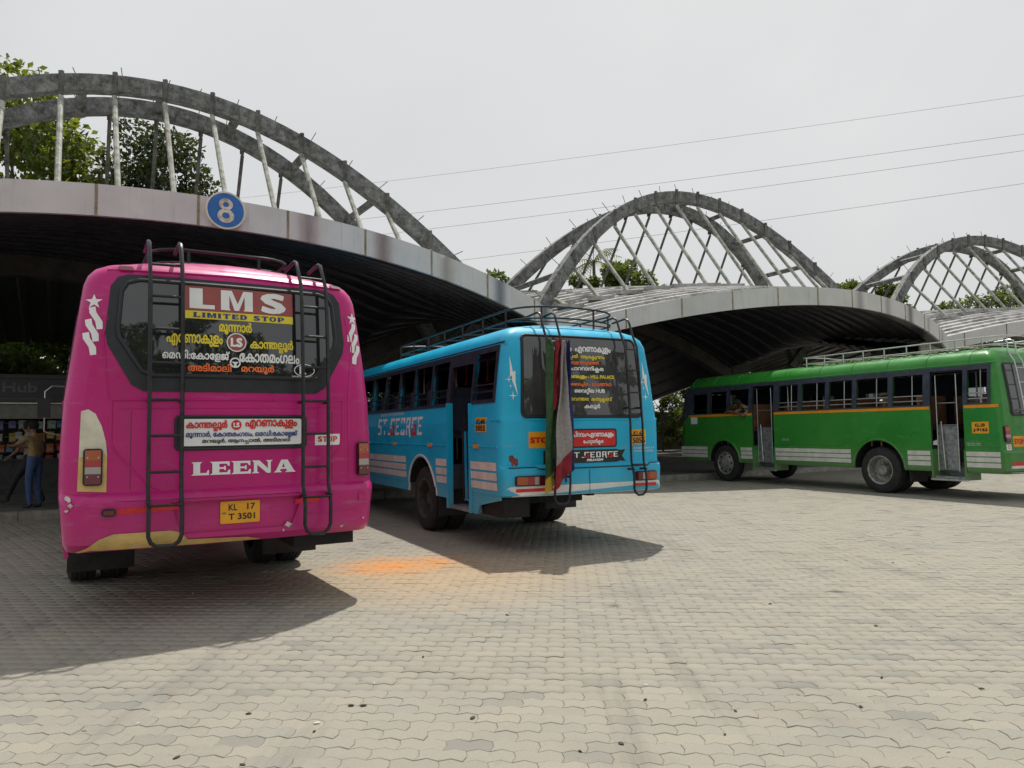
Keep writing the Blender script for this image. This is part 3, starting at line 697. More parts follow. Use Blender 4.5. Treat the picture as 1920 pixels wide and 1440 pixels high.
# ------------------------------------------------------------------ buses
def interp(tab, z, k):
    if z <= tab[0][0]: return tab[0][k]
    for a, b in zip(tab, tab[1:]):
        if z <= b[0]: return a[k] + (b[k] - a[k]) * (z - a[0]) / (b[0] - a[0])
    return tab[-1][k]
class Bus:
    """local frame: x right, y forward from the rear face, z up from the ground"""
    def __init__(s, levels, length, rc, bulge, crown, z_top):
        s.lv = levels; s.len = length; s.rc = rc; s.bulge = bulge; s.crown = crown; s.zt = z_top
    def w(s, z): return interp(s.lv, z, 1)
    def yr(s, z): return interp(s.lv, z, 2)
    def yf(s, z): return s.len - interp(s.lv, z, 3)
    def rear_y(s, x, z, d=0.0):
        w_, rc = s.w(z) - d, s.rc; ax = min(abs(x), w_); y = s.yr(z) + d + s.bulge * (ax / w_) ** 2
        if ax > w_ - rc: y += rc - math.sqrt(max(0, rc * rc - (ax - w_ + rc) ** 2))
        return y
    def rear(s, x, z, off): return Vector((x, s.rear_y(x, z) - off, z))
    def side(s, u, z, off): return Vector((-s.w(z) - off, -u, z))           # u runs to the viewer's right, i.e. towards the rear
    def outline(s, z, d=0.0):
        w_ = s.w(z) - d; pts = []; xs = [-w_ + s.rc + (2 * w_ - 2 * s.rc) * i / 12 for i in range(13)]
        rr = [(x, s.rear_y(x, z, d)) for x in xs]
        arc = [(w_ - s.rc + s.rc * math.sin(R(15 * k)), s.rear_y(w_ - s.rc + s.rc * math.sin(R(15 * k)), z, d)) for k in range(1, 7)]
        yf = s.yf(z) - d; fr = .35
        farc = [(w_ - fr + fr * math.cos(R(18 * k)), yf - fr + fr * math.sin(R(18 * k))) for k in range(0, 6)]
        y0 = arc[-1][1]; y1 = farc[0][1]
        sd = [(w_, y0 + (y1 - y0) * k / 8) for k in range(1, 8)]
        right = arc + sd + farc; ft = [(x, yf) for x in np.linspace(w_ - fr, -w_ + fr, 5)[1:-1]]
        return rr + right + ft + [(-x, y) for x, y in right[::-1]]
    def solid(s, z0, z1, d=0.0, roof=True, flat=False):
        zs = sorted(set([z0, z1] + [l[0] for l in s.lv if z0 < l[0] < z1] + [z0 + (z1 - z0) * k / 14 for k in range(1, 14)])); rings = [[(x, y, z) for x, y in s.outline(z, d)] for z in zs]
        if roof:
            o = s.outline(z1, d); yc = s.len / 2
            for f in (.04, .1, .2, .35, .55, .8, .95):
                rings.append([(x * (1 - f), yc + (y - yc) * (1 - f * .06), z1 + s.crown * (1 - (1 - f) ** 2.0)) for x, y in o])
        n = len(rings[0]); mb = MB(); vs = [v for r_ in rings for v in r_]
        mb.add(vs, [(j * n + i, j * n + (i + 1) % n, (j + 1) * n + (i + 1) % n, (j + 1) * n + i) for j in range(len(rings) - 1) for i in range(n)] + [tuple(range(n))[::-1], tuple((len(rings) - 1) * n + i for i in range(n))])
        return mb
TS = bpy.data.scenes.new('workbench')
def evaluate(o, name):
    vl = TS.view_layers[0]; vl.update()
    with bpy.context.temp_override(scene=TS, view_layer=vl): dg = bpy.context.evaluated_depsgraph_get()
    dg.update()
    m = bpy.data.meshes.new_from_object(o.evaluated_get(dg)); m.name = name; return m
def tmp_obj(mb, mt=None):
    m = mb.mesh('tmp'); bm = bmesh.new(); bm.from_mesh(m); bmesh.ops.recalc_face_normals(bm, faces=bm.faces); bm.to_mesh(m); bm.free()
    if mt: m.materials.append(mt)
    o = bpy.data.objects.new('tmp', m); TS.collection.objects.link(o); return o
def boolean(base, cutters, name, mt, parent, smooth=32):
    """subtract each MB of cutters (disjoint pieces) from the MB base"""
    o = tmp_obj(base, mt); cs = []
    for c_ in cutters:
        c_, cm = c_ if isinstance(c_, tuple) else (c_, mt)
        k = tmp_obj(c_, cm); cs.append(k); md = o.modifiers.new('b', 'BOOLEAN'); md.operation = 'DIFFERENCE'; md.solver = 'EXACT'; md.object = k; md.material_mode = 'TRANSFER'
    m = evaluate(o, name)
    for k in cs + [o]: bpy.data.objects.remove(k)
    finish(m, smooth); return link(name, m, mt, parent)
def cutter(boxes):
    mb = MB()
    for b in boxes: mb.box(*b)
    return mb
def well(y, z, r, x0, x1, n=28):
    return MB().lathe([(0.0001, x0), (r, x0), (r, x1), (0.0001, x1)], n, Matrix.Translation((0, y, z)))
TYRE = [(.30, -.11), (.31, -.13), (.40, -.135), (.455, -.125), (.485, -.10), (.492, -.055), (.484, -.05), (.484, -.04), (.494, -.035), (.494, -.004), (.486, 0.), (.486, .004), (.494, .008), (.494, .035), (.484, .04), (.484, .05), (.492, .055), (.485, .10), (.455, .125), (.40, .135), (.31, .13), (.30, .11)]
def wheel(parent, x, y, rad, side, kind, z=None, rimm=None):
    """side -1 for the left of the bus; outer face towards that side"""
    k = rad / .494; root = empty('wheel'); root.parent = parent; root.location = (x, y, rad if z is None else z); sg = side
    Mx = Matrix.Scale(sg, 4, (1, 0, 0)) @ Matrix.Scale(k, 4)
    t = MB(); t.lathe(TYRE, 40, Mx, close=False); t.build('tyre', M['rubber'], root, smooth=35)
    rm = rimm or M['rim']
    b = MB()
    if kind == 'front':   # bulging disc with hand holes and a hub
        b.lathe([(.30, .06), (.315, .125), (.30, .13), (.285, .10), (.27, .085), (.2, .13), (.14, .15), (.11, .15), (.10, .19), (.06, .2), (.0, .2)], 32, Mx)
        b.build('rim', rm, root, smooth=35)
        for i in range(8):
            a = 2 * math.pi * i / 8; h = MB(); h.lathe([(.0, .012), (.028, .012), (.03, 0.)], 12, Mx @ Matrix.Translation((.118, .225 * math.cos(a), .225 * math.sin(a)))); h.build('hand_hole', M['under'], root)
            a += .39; h = MB(); h.lathe([(.0, .03), (.014, .03), (.015, 0.)], 6, Mx @ Matrix.Translation((.15, .125 * math.cos(a), .125 * math.sin(a)))); h.build('wheel_nut', M['steel'], root)
    else:                 # deep dish of a dual wheel
        b.lathe([(.30, .06), (.315, .125), (.30, .135), (.28, .12), (.268, .06), (.262, -.06), (.2, -.085), (.13, -.08), (.12, .0), (.10, .05), (.06, .055), (.0, .055)], 32, Mx)
        b.build('rim', rm, root, smooth=35)
        for i in range(10):
            a = 2 * math.pi * i / 10; h = MB(); h.lathe([(.0, .035), (.016, .035), (.017, 0.)], 6, Mx @ Matrix.Translation((-.082, .16 * math.cos(a), .16 * math.sin(a)))); h.build('wheel_nut', rm, root)
    return root
def stripes(bus, root, zs, spans, mt, off=.004):
    for z0, z1 in zs:
        for y0, y1 in spans: decal('stripe', poly_tris([(-y1, z0), (-y0, z0), (-y0, z1), (-y1, z1)]), bus.side, off, mt, root, grid=.5)
def band(bus, root, y0, y1, z0, z1, cuts, mt, side=-1):
    mb = MB(); zs = [z0 + (z1 - z0) * k / 5 for k in range(6)]; vs = []
    for z in zs:
        w_ = bus.w(z); vs += [(side * (w_ + .012), y0, z), (side * (w_ + .012), y1, z), (side * (w_ - .05), y1, z), (side * (w_ - .05), y0, z)]
    n = len(zs); mb.add(vs, [(4 * j + i, 4 * j + (i + 1) % 4, 4 * j + 4 + (i + 1) % 4, 4 * j + 4 + i) for j in range(n - 1) for i in range(4)] + [(3, 2, 1, 0), tuple(4 * n - 4 + i for i in range(4))])
    return boolean(mb, [cutter([(-1.6 if side < 0 else .6, -.6 if side < 0 else 1.6, a, b, c_, d) for a, b, c_, d in cuts])], 'window_band', mt, root, smooth=30)
def ladder(root, x0, x1, yoff, bus, zb, zt, rungs, hook, mt, rad=.017):
    o = empty('ladder'); o.parent = root
    yy = lambda x, z: min(bus.rear_y(x, min(z, bus.zt)), bus.rear_y(x, 1.0) + .3) - yoff
    def rail(x):
        pts = [(x, yy(x, z), z) for z in np.linspace(zb + .08, zt, 14)]
        top = pts[-1]; y = top[1]
        pts += [(x, y + .03, zt + .05), (x, y + .10, zt + .075), (x, y + hook, zt + .055)]
        return pts
    L_, Rr = rail(x0), rail(x1)
    bt = [(x0 + .02, L_[0][1], zb + .03), (x0 + .06, L_[0][1], zb), (x1 - .06, Rr[0][1], zb), (x1 - .02, Rr[0][1], zb + .03)]
    mb = MB(); mb.tube(L_[::-1] + bt + Rr, rad, 8); mb.build('rail', mt, o)
    for z in rungs:
        ya, yb = yy(x0, z), yy(x1, z)
        mb = MB(); mb.tube([(x0, ya, z), (x1, yb, z)], rad * .72, 7); mb.build('rung', mt, o)
    for z in (zb + .33, 1.78):
        for x in (x0, x1):
            mb = MB(); mb.tube([(x, yy(x, z), z), (x, bus.rear_y(x, z) - .001, z)], .014, 6); mb.build('bracket', mt, o)
    return o
def roof_rack(root, bus, x, y0, y1, z, h, mt, rad=.015, n=7, curve=.0):
    o = empty('roof_rack'); o.parent = root; zz = lambda xx: z + curve * (1 - (xx / x) ** 2)
    for lv in (0.0, h):
        c_ = .28; pts = []
        for (cx, cy, a0) in ((x - c_, y0 + c_, -90), (x - c_, y1 - c_, 0), (-x + c_, y1 - c_, 90), (-x + c_, y0 + c_, 180)):
            for k in range(5): t = R(a0 + 22.5 * k); pts.append((cx + c_ * math.cos(t), cy + c_ * math.sin(t), 0))
        full = []
        for i, p in enumerate(pts):
            q = pts[(i + 1) % len(pts)]; full.append((p[0], p[1], zz(p[0]) + lv))
            d = math.dist(p, q)
            if d > .5:
                for k in range(1, 6): xx = p[0] + (q[0] - p[0]) * k / 6; full.append((xx, p[1] + (q[1] - p[1]) * k / 6, zz(xx) + lv))
        mb = MB(); mb.tube(full, rad if lv else rad * .9, 7, closed=True); mb.build('rail', mt, o)
    mid = MB(); 
    for i in range(n):
        y = y0 + .25 + (y1 - y0 - .5) * i / (n - 1)
        mb = MB(); mb.tube([(-x, y, z)] + [(-x + 2 * x * k / 6, y, zz(-x + 2 * x * k / 6) - .01) for k in range(1, 6)] + [(x, y, z)], rad * .7, 6); mb.build('cross_bar', mt, o)
        for sx in (-1, 1):
            mb = MB(); zr = bus.zt + bus.crown * (1 - (x / bus.w(bus.zt)) ** 2) - .03; mb.tube([(sx * x, y, zr), (sx * x, y, z + h)], rad, 6); mb.build('post', mt, o)
    for sx in (-.5, .5):
        mb = MB(); zr = bus.zt + bus.crown * .7 - .03; mb.tube([(sx * x, y0, zr), (sx * x, y0, zz(sx * x) + h)], rad, 6); mb.build('post', mt, o)
    return o
def seat_mesh():
    mb = MB(); c_ = [(-.42, .0), (.42, 0.)]
    mb.box(-.44, .44, -.22, .22, .36, .46); mb.box(-.43, .43, -.28, -.19, .46, 1.02); mb.box(-.40, .40, -.30, -.17, .98, 1.10)
    for x in (-.4, .4): mb.tube([(x, -.1, 0), (x, -.1, .4)], .02, 6); mb.tube([(x, .15, 0), (x, .15, .4)], .02, 6)
    m = mb.mesh('seat'); bm = bmesh.new(); bm.from_mesh(m); bmesh.ops.bevel(bm, geom=[e for e in bm.edges if e.calc_length() > .3], offset=.02, segments=2, affect='EDGES', clamp_overlap=True); bm.to_mesh(m); bm.free(); finish(m, 40); return m
def seats(root, mt, y0, y1, floor, xs, skip=()):
    me = seat_mesh(); me.materials.append(mt); y = y0
    while y < y1:
        for x in xs:
            if not any(a < y < b and x < 0 for a, b in skip): o = link('seat', me, None, root); o.location = (x, y, floor)
        y += .82
def tail_light(root, bus, box, segs, horizontal=False):
    """a framed lamp cluster laid on the rear; segs: (fraction, material)"""
    x0, z0, x1, z1 = box; o = empty('tail_light'); o.parent = root
    def slab(poly, d0, d1, name, mt):
        mb = MB(); n = len(poly); mb.add([bus.rear(a, b, d0) for a, b in poly] + [bus.rear(a, b, d1) for a, b in poly], [tuple(range(n)), tuple(range(n, 2 * n))[::-1]] + [(i, n + i, n + (i + 1) % n, (i + 1) % n) for i in range(n)])
        mb.build(name, mt, o, smooth=40)
    slab(rrect(x0, z0, x1, z1, .025), -.02, .03, 'housing', M['black']); e = .013
    f0 = 0
    for f, mt in segs:
        if horizontal: p = [(x0 + e + (x1 - x0 - 2 * e) * f0, z0 + e), (x0 + e + (x1 - x0 - 2 * e) * (f0 + f), z0 + e), (x0 + e + (x1 - x0 - 2 * e) * (f0 + f), z1 - e), (x0 + e + (x1 - x0 - 2 * e) * f0, z1 - e)]
        else: p = [(x0 + e, z1 - e - (z1 - z0 - 2 * e) * (f0 + f)), (x1 - e, z1 - e - (z1 - z0 - 2 * e) * (f0 + f)), (x1 - e, z1 - e - (z1 - z0 - 2 * e) * f0), (x0 + e, z1 - e - (z1 - z0 - 2 * e) * f0)]
        slab(p, .02, .042, 'lens', M[mt]); f0 += f
    if not horizontal:
        for x in (x0 + .03, x1 - .03):
            for z in (z0 + .07, z1 - .07):
                mb = MB(); p = bus.rear(x, z, .043); mb.lathe([(0., .004), (.006, .004), (.007, 0)], 8, Matrix.Translation(p) @ Matrix.Rotation(R(-90), 4, 'Z')); mb.build('screw', M['silver'], o)
def plate(root, surf, box, lines, mt=None, name='number_plate', off=.012, ink='black', extra=None):
    x0, z0, x1, z1 = box; o = empty(name); o.parent = root
    mb = MB(); poly = rrect(x0, z0, x1, z1, .012, 3); n = len(poly)
    mb.add([surf(a, b, .0) for a, b in poly] + [surf(a, b, off) for a, b in poly], [tuple(range(n)), tuple(range(n, 2 * n))[::-1]] + [(i, n + i, n + (i + 1) % n, (i + 1) % n) for i in range(n)]); mb.build('plate', mt or M['plate'], o, smooth=40)
    for txt, bx, bold in lines: decal('lettering', fit(text2d(txt, bold), bx), surf, off + .003, M[ink], o)
    return o
def pane(root, bus, poly, off, mt, name='rear_window', grid=.12): return decal(name, poly_tris(poly), bus.rear, off, mt, root, grid)
def slab_on(root, surf, poly, d0, d1, mt, name, smooth=40):
    mb = MB(); n = len(poly); mb.add([surf(a, b, d0) for a, b in poly] + [surf(a, b, d1) for a, b in poly], [tuple(range(n)), tuple(range(n, 2 * n))[::-1]] + [(i, n + i, n + (i + 1) % n, (i + 1) % n) for i in range(n)])
    return mb.build(name, mt, root, smooth=smooth)
def bead(root, surf, pts, rad, off, mt, name):
    P = []
    for a, b in zip(pts, pts[1:]):
        for k in range(6): P.append((a[0] + (b[0] - a[0]) * k / 6, a[1] + (b[1] - a[1]) * k / 6))
    P.append(pts[-1]); mb = MB(); mb.tube([surf(x, z, off) for x, z in P], rad, 8); return mb.build(name, mt, root)
def star(cx, cz, r, n=5, inner=.4, rot=90): return [(cx + (r if k % 2 == 0 else r * inner) * math.cos(R(rot + 180 / n * k)), cz + (r if k % 2 == 0 else r * inner) * math.sin(R(rot + 180 / n * k))) for k in range(2 * n)]
def underside(root, y0, y1, rear_y, rad, wid=.9):
    mb = MB(); mb.box(-.42, -.32, .5, y1, .62, .82); mb.build('chassis_beam', M['under'], root, smooth=None)
    mb = MB(); mb.box(.32, .42, .5, y1, .62, .82); mb.build('chassis_beam', M['under'], root, smooth=None)
    mb = MB(); mb.tube([(-wid, rear_y, rad), (wid, rear_y, rad)], .09, 12); mb.lathe([(0, -.2), (.16, -.16), (.22, 0), (.16, .16), (0, .2)], 16, Matrix.Translation((0, rear_y, rad))); mb.build('rear_axle', M['under'], root)
    mb = MB(); mb.box(-.6, .6, 1.1, 1.75, .5, .78); mb.build('fuel_tank', M['under'], root, smooth=None)
def flap(root, x0, x1, y, z0, z1):
    mb = MB(); mb.box(x0, x1, y, y + .015, z0, z1); mb.build('mud_flap', M['flap'], root, smooth=None)
def steps(root, y0, y1, w_, floor, base, mt):
    for i, (xa, xb, z) in enumerate(((-w_ + .02, -w_ + .36, base), (-w_ + .30, -w_ + .60, base + .27), (-w_ + .55, -w_ + .85, base + .54))):
        mb = MB(); mb.box(xa, xb, y0 + .02, y1 - .02, z, z + .05); mb.box(xb - .012, xb, y0 + .02, y1 - .02, z + .05, z + .268); mb.build('step', mt, root, smooth=None)
def door_leaf(root, y0, y1, x, z0, z1, zmid, mt, tubemt):
    o = empty('door'); o.parent = root; mb = MB()
    mb.tube([(x, y0, z0), (x, y0, z1), (x, y1, z1), (x, y1, z0)], .014, 7, closed=True); mb.build('frame', tubemt, o)
    mb = MB(); mb.box(x - .008, x + .008, y0 + .01, y1 - .01, z0 + .02, zmid); mb.build('panel', mt, o, smooth=None)
    for z in (zmid + .02, zmid + (z1 - zmid) * .45):
        mb = MB(); mb.tube([(x, y0, z), (x, y1, z)], .011, 6); mb.build('bar', tubemt, o)
    mb = MB(); mb.tube([(x - .05, (y0 + y1) / 2 + .05, z0 + .05), (x - .05, (y0 + y1) / 2 + .1, zmid + .1)], .013, 6); mb.build('grab_rail', tubemt, o)
    return o
def scribble(surf, x0, z0, x1, h, rows, seed):
    rd = random.Random(seed); out = []
    for r_ in range(rows):
        x = x0; z = z0 - r_ * h * 1.6
        while x < x1:
            ww = h * rd.uniform(.5, .9); out.append(poly_tris(circle(x + ww / 2, z, ww / 2, h / 2, 10), [circle(x + ww / 2, z, ww / 2 - h * .13, h / 2 - h * .13, 10)])); x += ww + h * .18
            if rd.random() < .15: x += h * .5
    return merge(*out)

# ---- the pink bus
def pink_bus():
    th = 31.0; root = empty('bus', (-2.38, 6.40, 0), R(th))
    tag(root, 'magenta pink bus with cream corners, nearest the round number 8 sign', 'bus')
    #      z     half w  rear y  front inset
    lv = [(.60, 1.22, -.02, .1), (.66, 1.245, -.07, .05), (.98, 1.275, -.085, 0.), (1.02, 1.28, -.06, 0.), (1.05, 1.282, -.005, 0.), (1.33, 1.282, 0.0, 0.), (1.78, 1.26, .0, .0), (2.08, 1.225, .01, .05), (2.45, 1.18, .035, .15), (2.74, 1.14, .065, .28), (2.82, 1.11, .08, .34), (2.88, 1.06, .105, .42), (2.92, .98, .14, .5), (2.945, .88, .20, .56)]
    B = Bus(lv, 9.4, .15, .075, .105, 2.945); P = M['pink']
    wins = [(1.0 + .95 * k, 1.85 + .95 * k, 1.86, 2.52) for k in range(7)]
    inner = B.solid(1.02, 2.84, .05, roof=False)
    cuts = [(inner, M['inside']), cutter([(-1.6, -.6, a, b, c_, d) for a, b, c_, d in wins] + [(.6, 1.6, a, b, c_, d) for a, b, c_, d in wins]),
            cutter([(-.85, .85, 8.6, 9.9, 1.35, 2.45)]),
            MB().hexa([(-.42, -.3, .70), (.48, -.3, .70), (.48, -.03, .70), (-.42, -.03, .70), (-.50, -.3, .965), (.58, -.3, .965), (.58, -.03, .965), (-.50, -.03, .965)]),
            (well(2.45, .5, .64, -1.5, -.8), M['under']), (well(2.45, .5, .64, .8, 1.5), M['under']), (well(7.6, .5, .62, -1.5, -.8), M['under']), (well(7.6, .5, .62, .8, 1.5), M['under'])]
    boolean(B.solid(.60, 2.945), cuts, 'body', P, root)
    band(B, root, .9, 8.6, 1.82, 2.58, wins, M['band']); 
    for a, b, c_, d in wins:
        for sd_ in (-1, 1):
            mb = MB(); mb.box(-.004, .004, a, b, c_, d); o = mb.build('window_pane', M['glass'], root, smooth=None); o.location = (sd_ * (B.w(2.2) - .03), 0, 0)
    mb = MB(); mb.box(-.84, .84, -.01, .0, 1.36, 2.44); mb.build('windscreen', M['glass'], root, smooth=None, loc=(0, B.yf(1.9) - .03, 0))
    # rear window: black moulded surround, rubber and dark pane
    sur = [(-.70, 1.86), (.70, 1.86), (.79, 1.91), (.97, 2.24), (.985, 2.34), (.95, 2.72), (.90, 2.80), (.82, 2.832), (-.82, 2.832), (-.90, 2.80), (-.95, 2.72), (-.985, 2.34), (-.97, 2.24), (-.79, 1.91)]
    decal('window_surround', poly_tris(sur), B.rear, .006, M['blackpaint'], root, .09)
    gl = [(-.64, 1.995), (.64, 1.995), (.72, 2.03), (.885, 2.30), (.895, 2.37), (.872, 2.68), (.83, 2.755), (.74, 2.785), (-.74, 2.785), (-.83, 2.755), (-.872, 2.68), (-.895, 2.37), (-.885, 2.30), (-.72, 2.03)]
    decal('rear_window', poly_tris(gl), B.rear, .012, M['glasspink'], root, .09)
    mb = MB(); pp = []
    for a, b in zip(gl, gl[1:] + gl[:1]):
        for k in range(4): pp.append(B.rear(a[0] + (b[0] - a[0]) * k / 4, a[1] + (b[1] - a[1]) * k / 4, .012))
    mb.tube(pp, .019, 8, closed=True); mb.build('window_rubber', M['blackpaint'], root)
    G = .016
    sg = empty('window_sign'); sg.parent = root
    decal('sign_panel', poly_tris([(-.42, 2.555), (.50, 2.555), (.50, 2.76), (-.42, 2.775)]), B.rear, G, M['lmsred'], sg, .12)
    decal('sign_strip', poly_tris([(-.42, 2.485), (.50, 2.485), (.50, 2.553), (-.42, 2.553)]), B.rear, G, M['yellow'], sg, .12)
    for ch, bx in (('l', (-.365, 2.573, -.165, 2.748)), ('M', (-.115, 2.573, .15, 2.748)), ('S', (.215, 2.568, .44, 2.752))):
        decal('lettering', fit(SLAB(ch)[0] if ch != 'S' else text2d('S', .055), bx), B.rear, G + .004, M['vinyl'], sg)
    decal('lettering', word('LIMITED STOP', (-.34, 2.497, .42, 2.54), .16, {' ': .6, 'I': .6, 'M': 1.2}), B.rear, G + .004, M['navy'], sg)
    T = lambda s, bx, m_, b=.02: decal('lettering', fit(text2d(s, b), bx), B.rear, G, M[m_], root)
    T('മൂന+നാർ', (-.13, 2.36, .14, 2.475), 'yellow', .035)
    T('എറണാകുളം', (-.54, 2.245, -.10, 2.35), 'yellow', .035)
    T('കാന+തല/ലൂർ', (.125, 2.215, .50, 2.335), 'yellow', .035)
    T('െമഡി:േകാേളജ്', (-.57, 2.12, -.045, 2.215), 'vinyl', .03)
    T('േകാതമംഗലം', (.035, 2.125, .555, 2.205), 'vinyl', .03)
    T('അടിമാലി', (-.375, 2.035, -.03, 2.105), 'orangetext', .03); T('മറയൂർ', (.05, 2.025, .33, 2.105), 'orangetext', .03)
    def roundel(cx, cz, r, sf, off, ring, base, txt, tm):
        o = empty('round_sticker'); o.parent = root
        decal('ring', poly_tris(circle(cx, cz, r)), sf, off, M[ring], o); decal('disc', poly_tris(circle(cx, cz, r * .88)), sf, off + .002, M[base], o)
        decal('lettering', fit(text2d(txt, .06), (cx - r * .6, cz - r * .5, cx + r * .6, cz + r * .5)), sf, off + .004, M[tm], o)
    roundel(.012, 2.295, .082, B.rear, G, 'vinyl', 'lmsred', 'LS', 'vinyl')
    e = empty('emblem'); e.parent = root      # small steering-wheel sticker
    decal('ring', poly_tris(circle(0, 2.118, .045), [circle(0, 2.118, .033)]), B.rear, G + .003, M['vinyl'], e)
    decal('spokes', merge(poly_tris([(-.03, 2.125), (.03, 2.125), (.012, 2.108), (-.012, 2.108)]), poly_tris([(-.008, 2.11), (-.012, 2.085), (.012, 2.085), (.008, 2.11)])), B.rear, G + .003, M['vinyl'], e)
    e = empty('emblem'); e.parent = root      # oval maker's mark with K
    decal('ring', poly_tris(circle(.60, 2.07, .095, .058), [circle(.60, 2.07, .087, .050)]), B.rear, G, M['vinyl'], e)
    decal('lettering', fit(text2d('K', .1), (.555, 2.032, .62, 2.108)), B.rear, G, M['vinyl'], e); decal('lettering', fit(text2d('KONDODY AUTOCRAFT', .02), (.485, 1.993 + .012, .715, 2.008 + .012)), B.rear, G + .01, M['vinyl'], e)
    # destination board
    decal('board_frame', poly_tris(rrect(-.47, 1.375, .62, 1.665, .035)), B.rear, .008, M['blackpaint'], root, .08); decal('destination_board', poly_tris(rrect(-.42, 1.41, .575, 1.635, .025)), B.rear, .014, M['vinyl'], root, .08)
    fr_ = rrect(-.46, 1.385, .61, 1.655, .03); bead(root, B.rear, fr_ + fr_[:1], .013, .006, M['blackpaint'], 'board_rim')
    D = lambda s, bx, m_, b=.02: decal('lettering', fit(text2d(s, b), bx), B.rear, .021, M[m_], root)
    D('കാന+തല/ലൂർ', (-.385, 1.53, -.06, 1.625), 'red', .04); D('എറണാകുളം', (.085, 1.545, .53, 1.628), 'red', .04)
    D('മൂന+നാർ, േകാതമംഗലം, െമഡി:േകാേളജ്', (-.385, 1.472, .535, 1.535), 'navy', .03); D('മറയൂർ, ആനച/ചാൽ, അടിമാലി', (-.26, 1.42, .47, 1.472), 'black', .03)
    roundel(.012, 1.583, .042, B.rear, .021, 'red', 'red', 'LS', 'vinyl')
    decal('lettering', word('LEENA', (-.34, 1.165, .525, 1.275), .04, {'L': .85, 'N': 1.1, 'A': 1.2}), B.rear, .004, M['vinyl'], root)
    slab_on(root, B.rear, [(.70, 1.395), (.935, 1.395), (.935, 1.495), (.70, 1.495)], 0, .003, M['vinyl'], 'stop_sticker', None)
    decal('lettering', word('STOP', (.725, 1.425, .91, 1.475), .1), B.rear, .006, M['red'], root)
    # beads and creases of the moulded panel
    bead(root, B.rear, [(-.93, 1.79), (.98, 1.805)], .011, .0, P, 'ridge'); bead(root, B.rear, [(-.9, 1.72), (.95, 1.735)], .006, -.002, P, 'ridge')
    bead(root, B.rear, [(-.93, 1.80), (-.93, 1.46), (-.90, 1.38), (-.66, 1.10), (-.58, 1.065)], .010, -.002, P, 'crease'); bead(root, B.rear, [(.96, 1.80), (.96, 1.46), (.93, 1.38), (.78, 1.10), (.72, 1.065)], .010, -.002, P, 'crease')
    bead(root, B.rear, [(-.93, 2.6), (-1.0, 2.3), (-.95, 1.8)], .012, -.006, P, 'crease'); bead(root, B.rear, [(1.0, 2.6), (1.06, 2.3), (1.02, 1.8), (1.02, 1.1)], .012, -.006, P, 'crease')
    bead(root, B.rear, [(-.97, 2.865), (0, 2.885), (.97, 2.865)], .012, .0, P, 'gutter')
    bead(root, B.rear, [(.62, .80), (.95, .815), (1.08, .80)], .008, 0, P, 'crease'); bead(root, B.rear, [(-.50, .965), (.58, .965)], .008, 0, P, 'crease'); bead(root, B.rear, [(.58, .965), (.48, .70)], .008, 0, P, 'crease')
    # pale corner panel round the left lamp, gold lip under the bumper
    cp = [(-1.155, 1.075), (-.955, 1.06), (-.955, 1.35), (-.965, 1.46), (-.995, 1.58), (-1.04, 1.68), (-1.09, 1.715), (-1.14, 1.70)]
    decal('corner_panel', poly_tris(cp), B.rear, .004, M['fadecream'], root, .04); decal('corner_panel_fade', poly_tris([(-1.155, 1.075), (-.955, 1.06), (-.955, 1.35), (-1.0, 1.38), (-1.08, 1.36), (-1.15, 1.33)]), B.rear, .006, M['cream'], root, .04)
    cp = [(1.175, 1.08), (1.2, 1.08), (1.2, 1.5)]
    lip = [(-1.16, .60), (-1.13, .60), (-1.06, .615), (-.98, .61), (-.2, .605), (.22, .605), (.10, .635), (-.37, .655), (-.42, .715), (-.50, .735), (-.90, .735), (-1.0, .70), (-1.08, .64)]
    decal('gold_lip', poly_tris(lip), B.rear, .011, M['cream'], root, .05)
    tail_light(root, B, (-1.12, 1.115, -.985, 1.405), ((.3, 'lampamber'), (.2, 'lampred'), (.2, 'lampwhite'), (.3, 'lampdark')))
    tail_light(root, B, (1.10, 1.105, 1.235, 1.415), ((.3, 'lampamber'), (.2, 'lampred'), (.2, 'lampwhite'), (.3, 'lampdark')))
    tail_light(root, B, (-.99, .875, -.89, .935), ((1., 'lampdark'),), True)
    slab_on(root, B.rear, rrect(1.09, .88, 1.16, .95, .01), 0, .008, P, 'reflector_mount')
    for x0, x1 in ((-.885, -.44), (.50, .72)): decal('reflective_tape', poly_tris([(x0, .885), (x1, .90), (x1, .94), (x0, .93)]), B.rear, .004, M['redtape'], root, .1)
    for x, m_ in ((-.84, 'lampamber'), (.93, 'lampamber')): slab_on(root, B.rear, rrect(x - .055, 2.866, x + .055, 2.904, .015), -.02, .022, M['lampdark'], 'marker_lamp')
    rec = lambda a, b, off: Vector((a, -.035 - off + .03 * (0), b))
    pl = plate(root, rec, (-.115, .755, .205, .94), [('KL', (-.05, .862, .02, .915), .03), ('17', (.10, .865, .165, .918), .03), ('T 3501', (-.05, .785, .165, .838), .03)])
    decal('lettering', fit(text2d('IND', .02), (-.103, .835, -.07, .85)), rec, .015, M['navy'], pl)
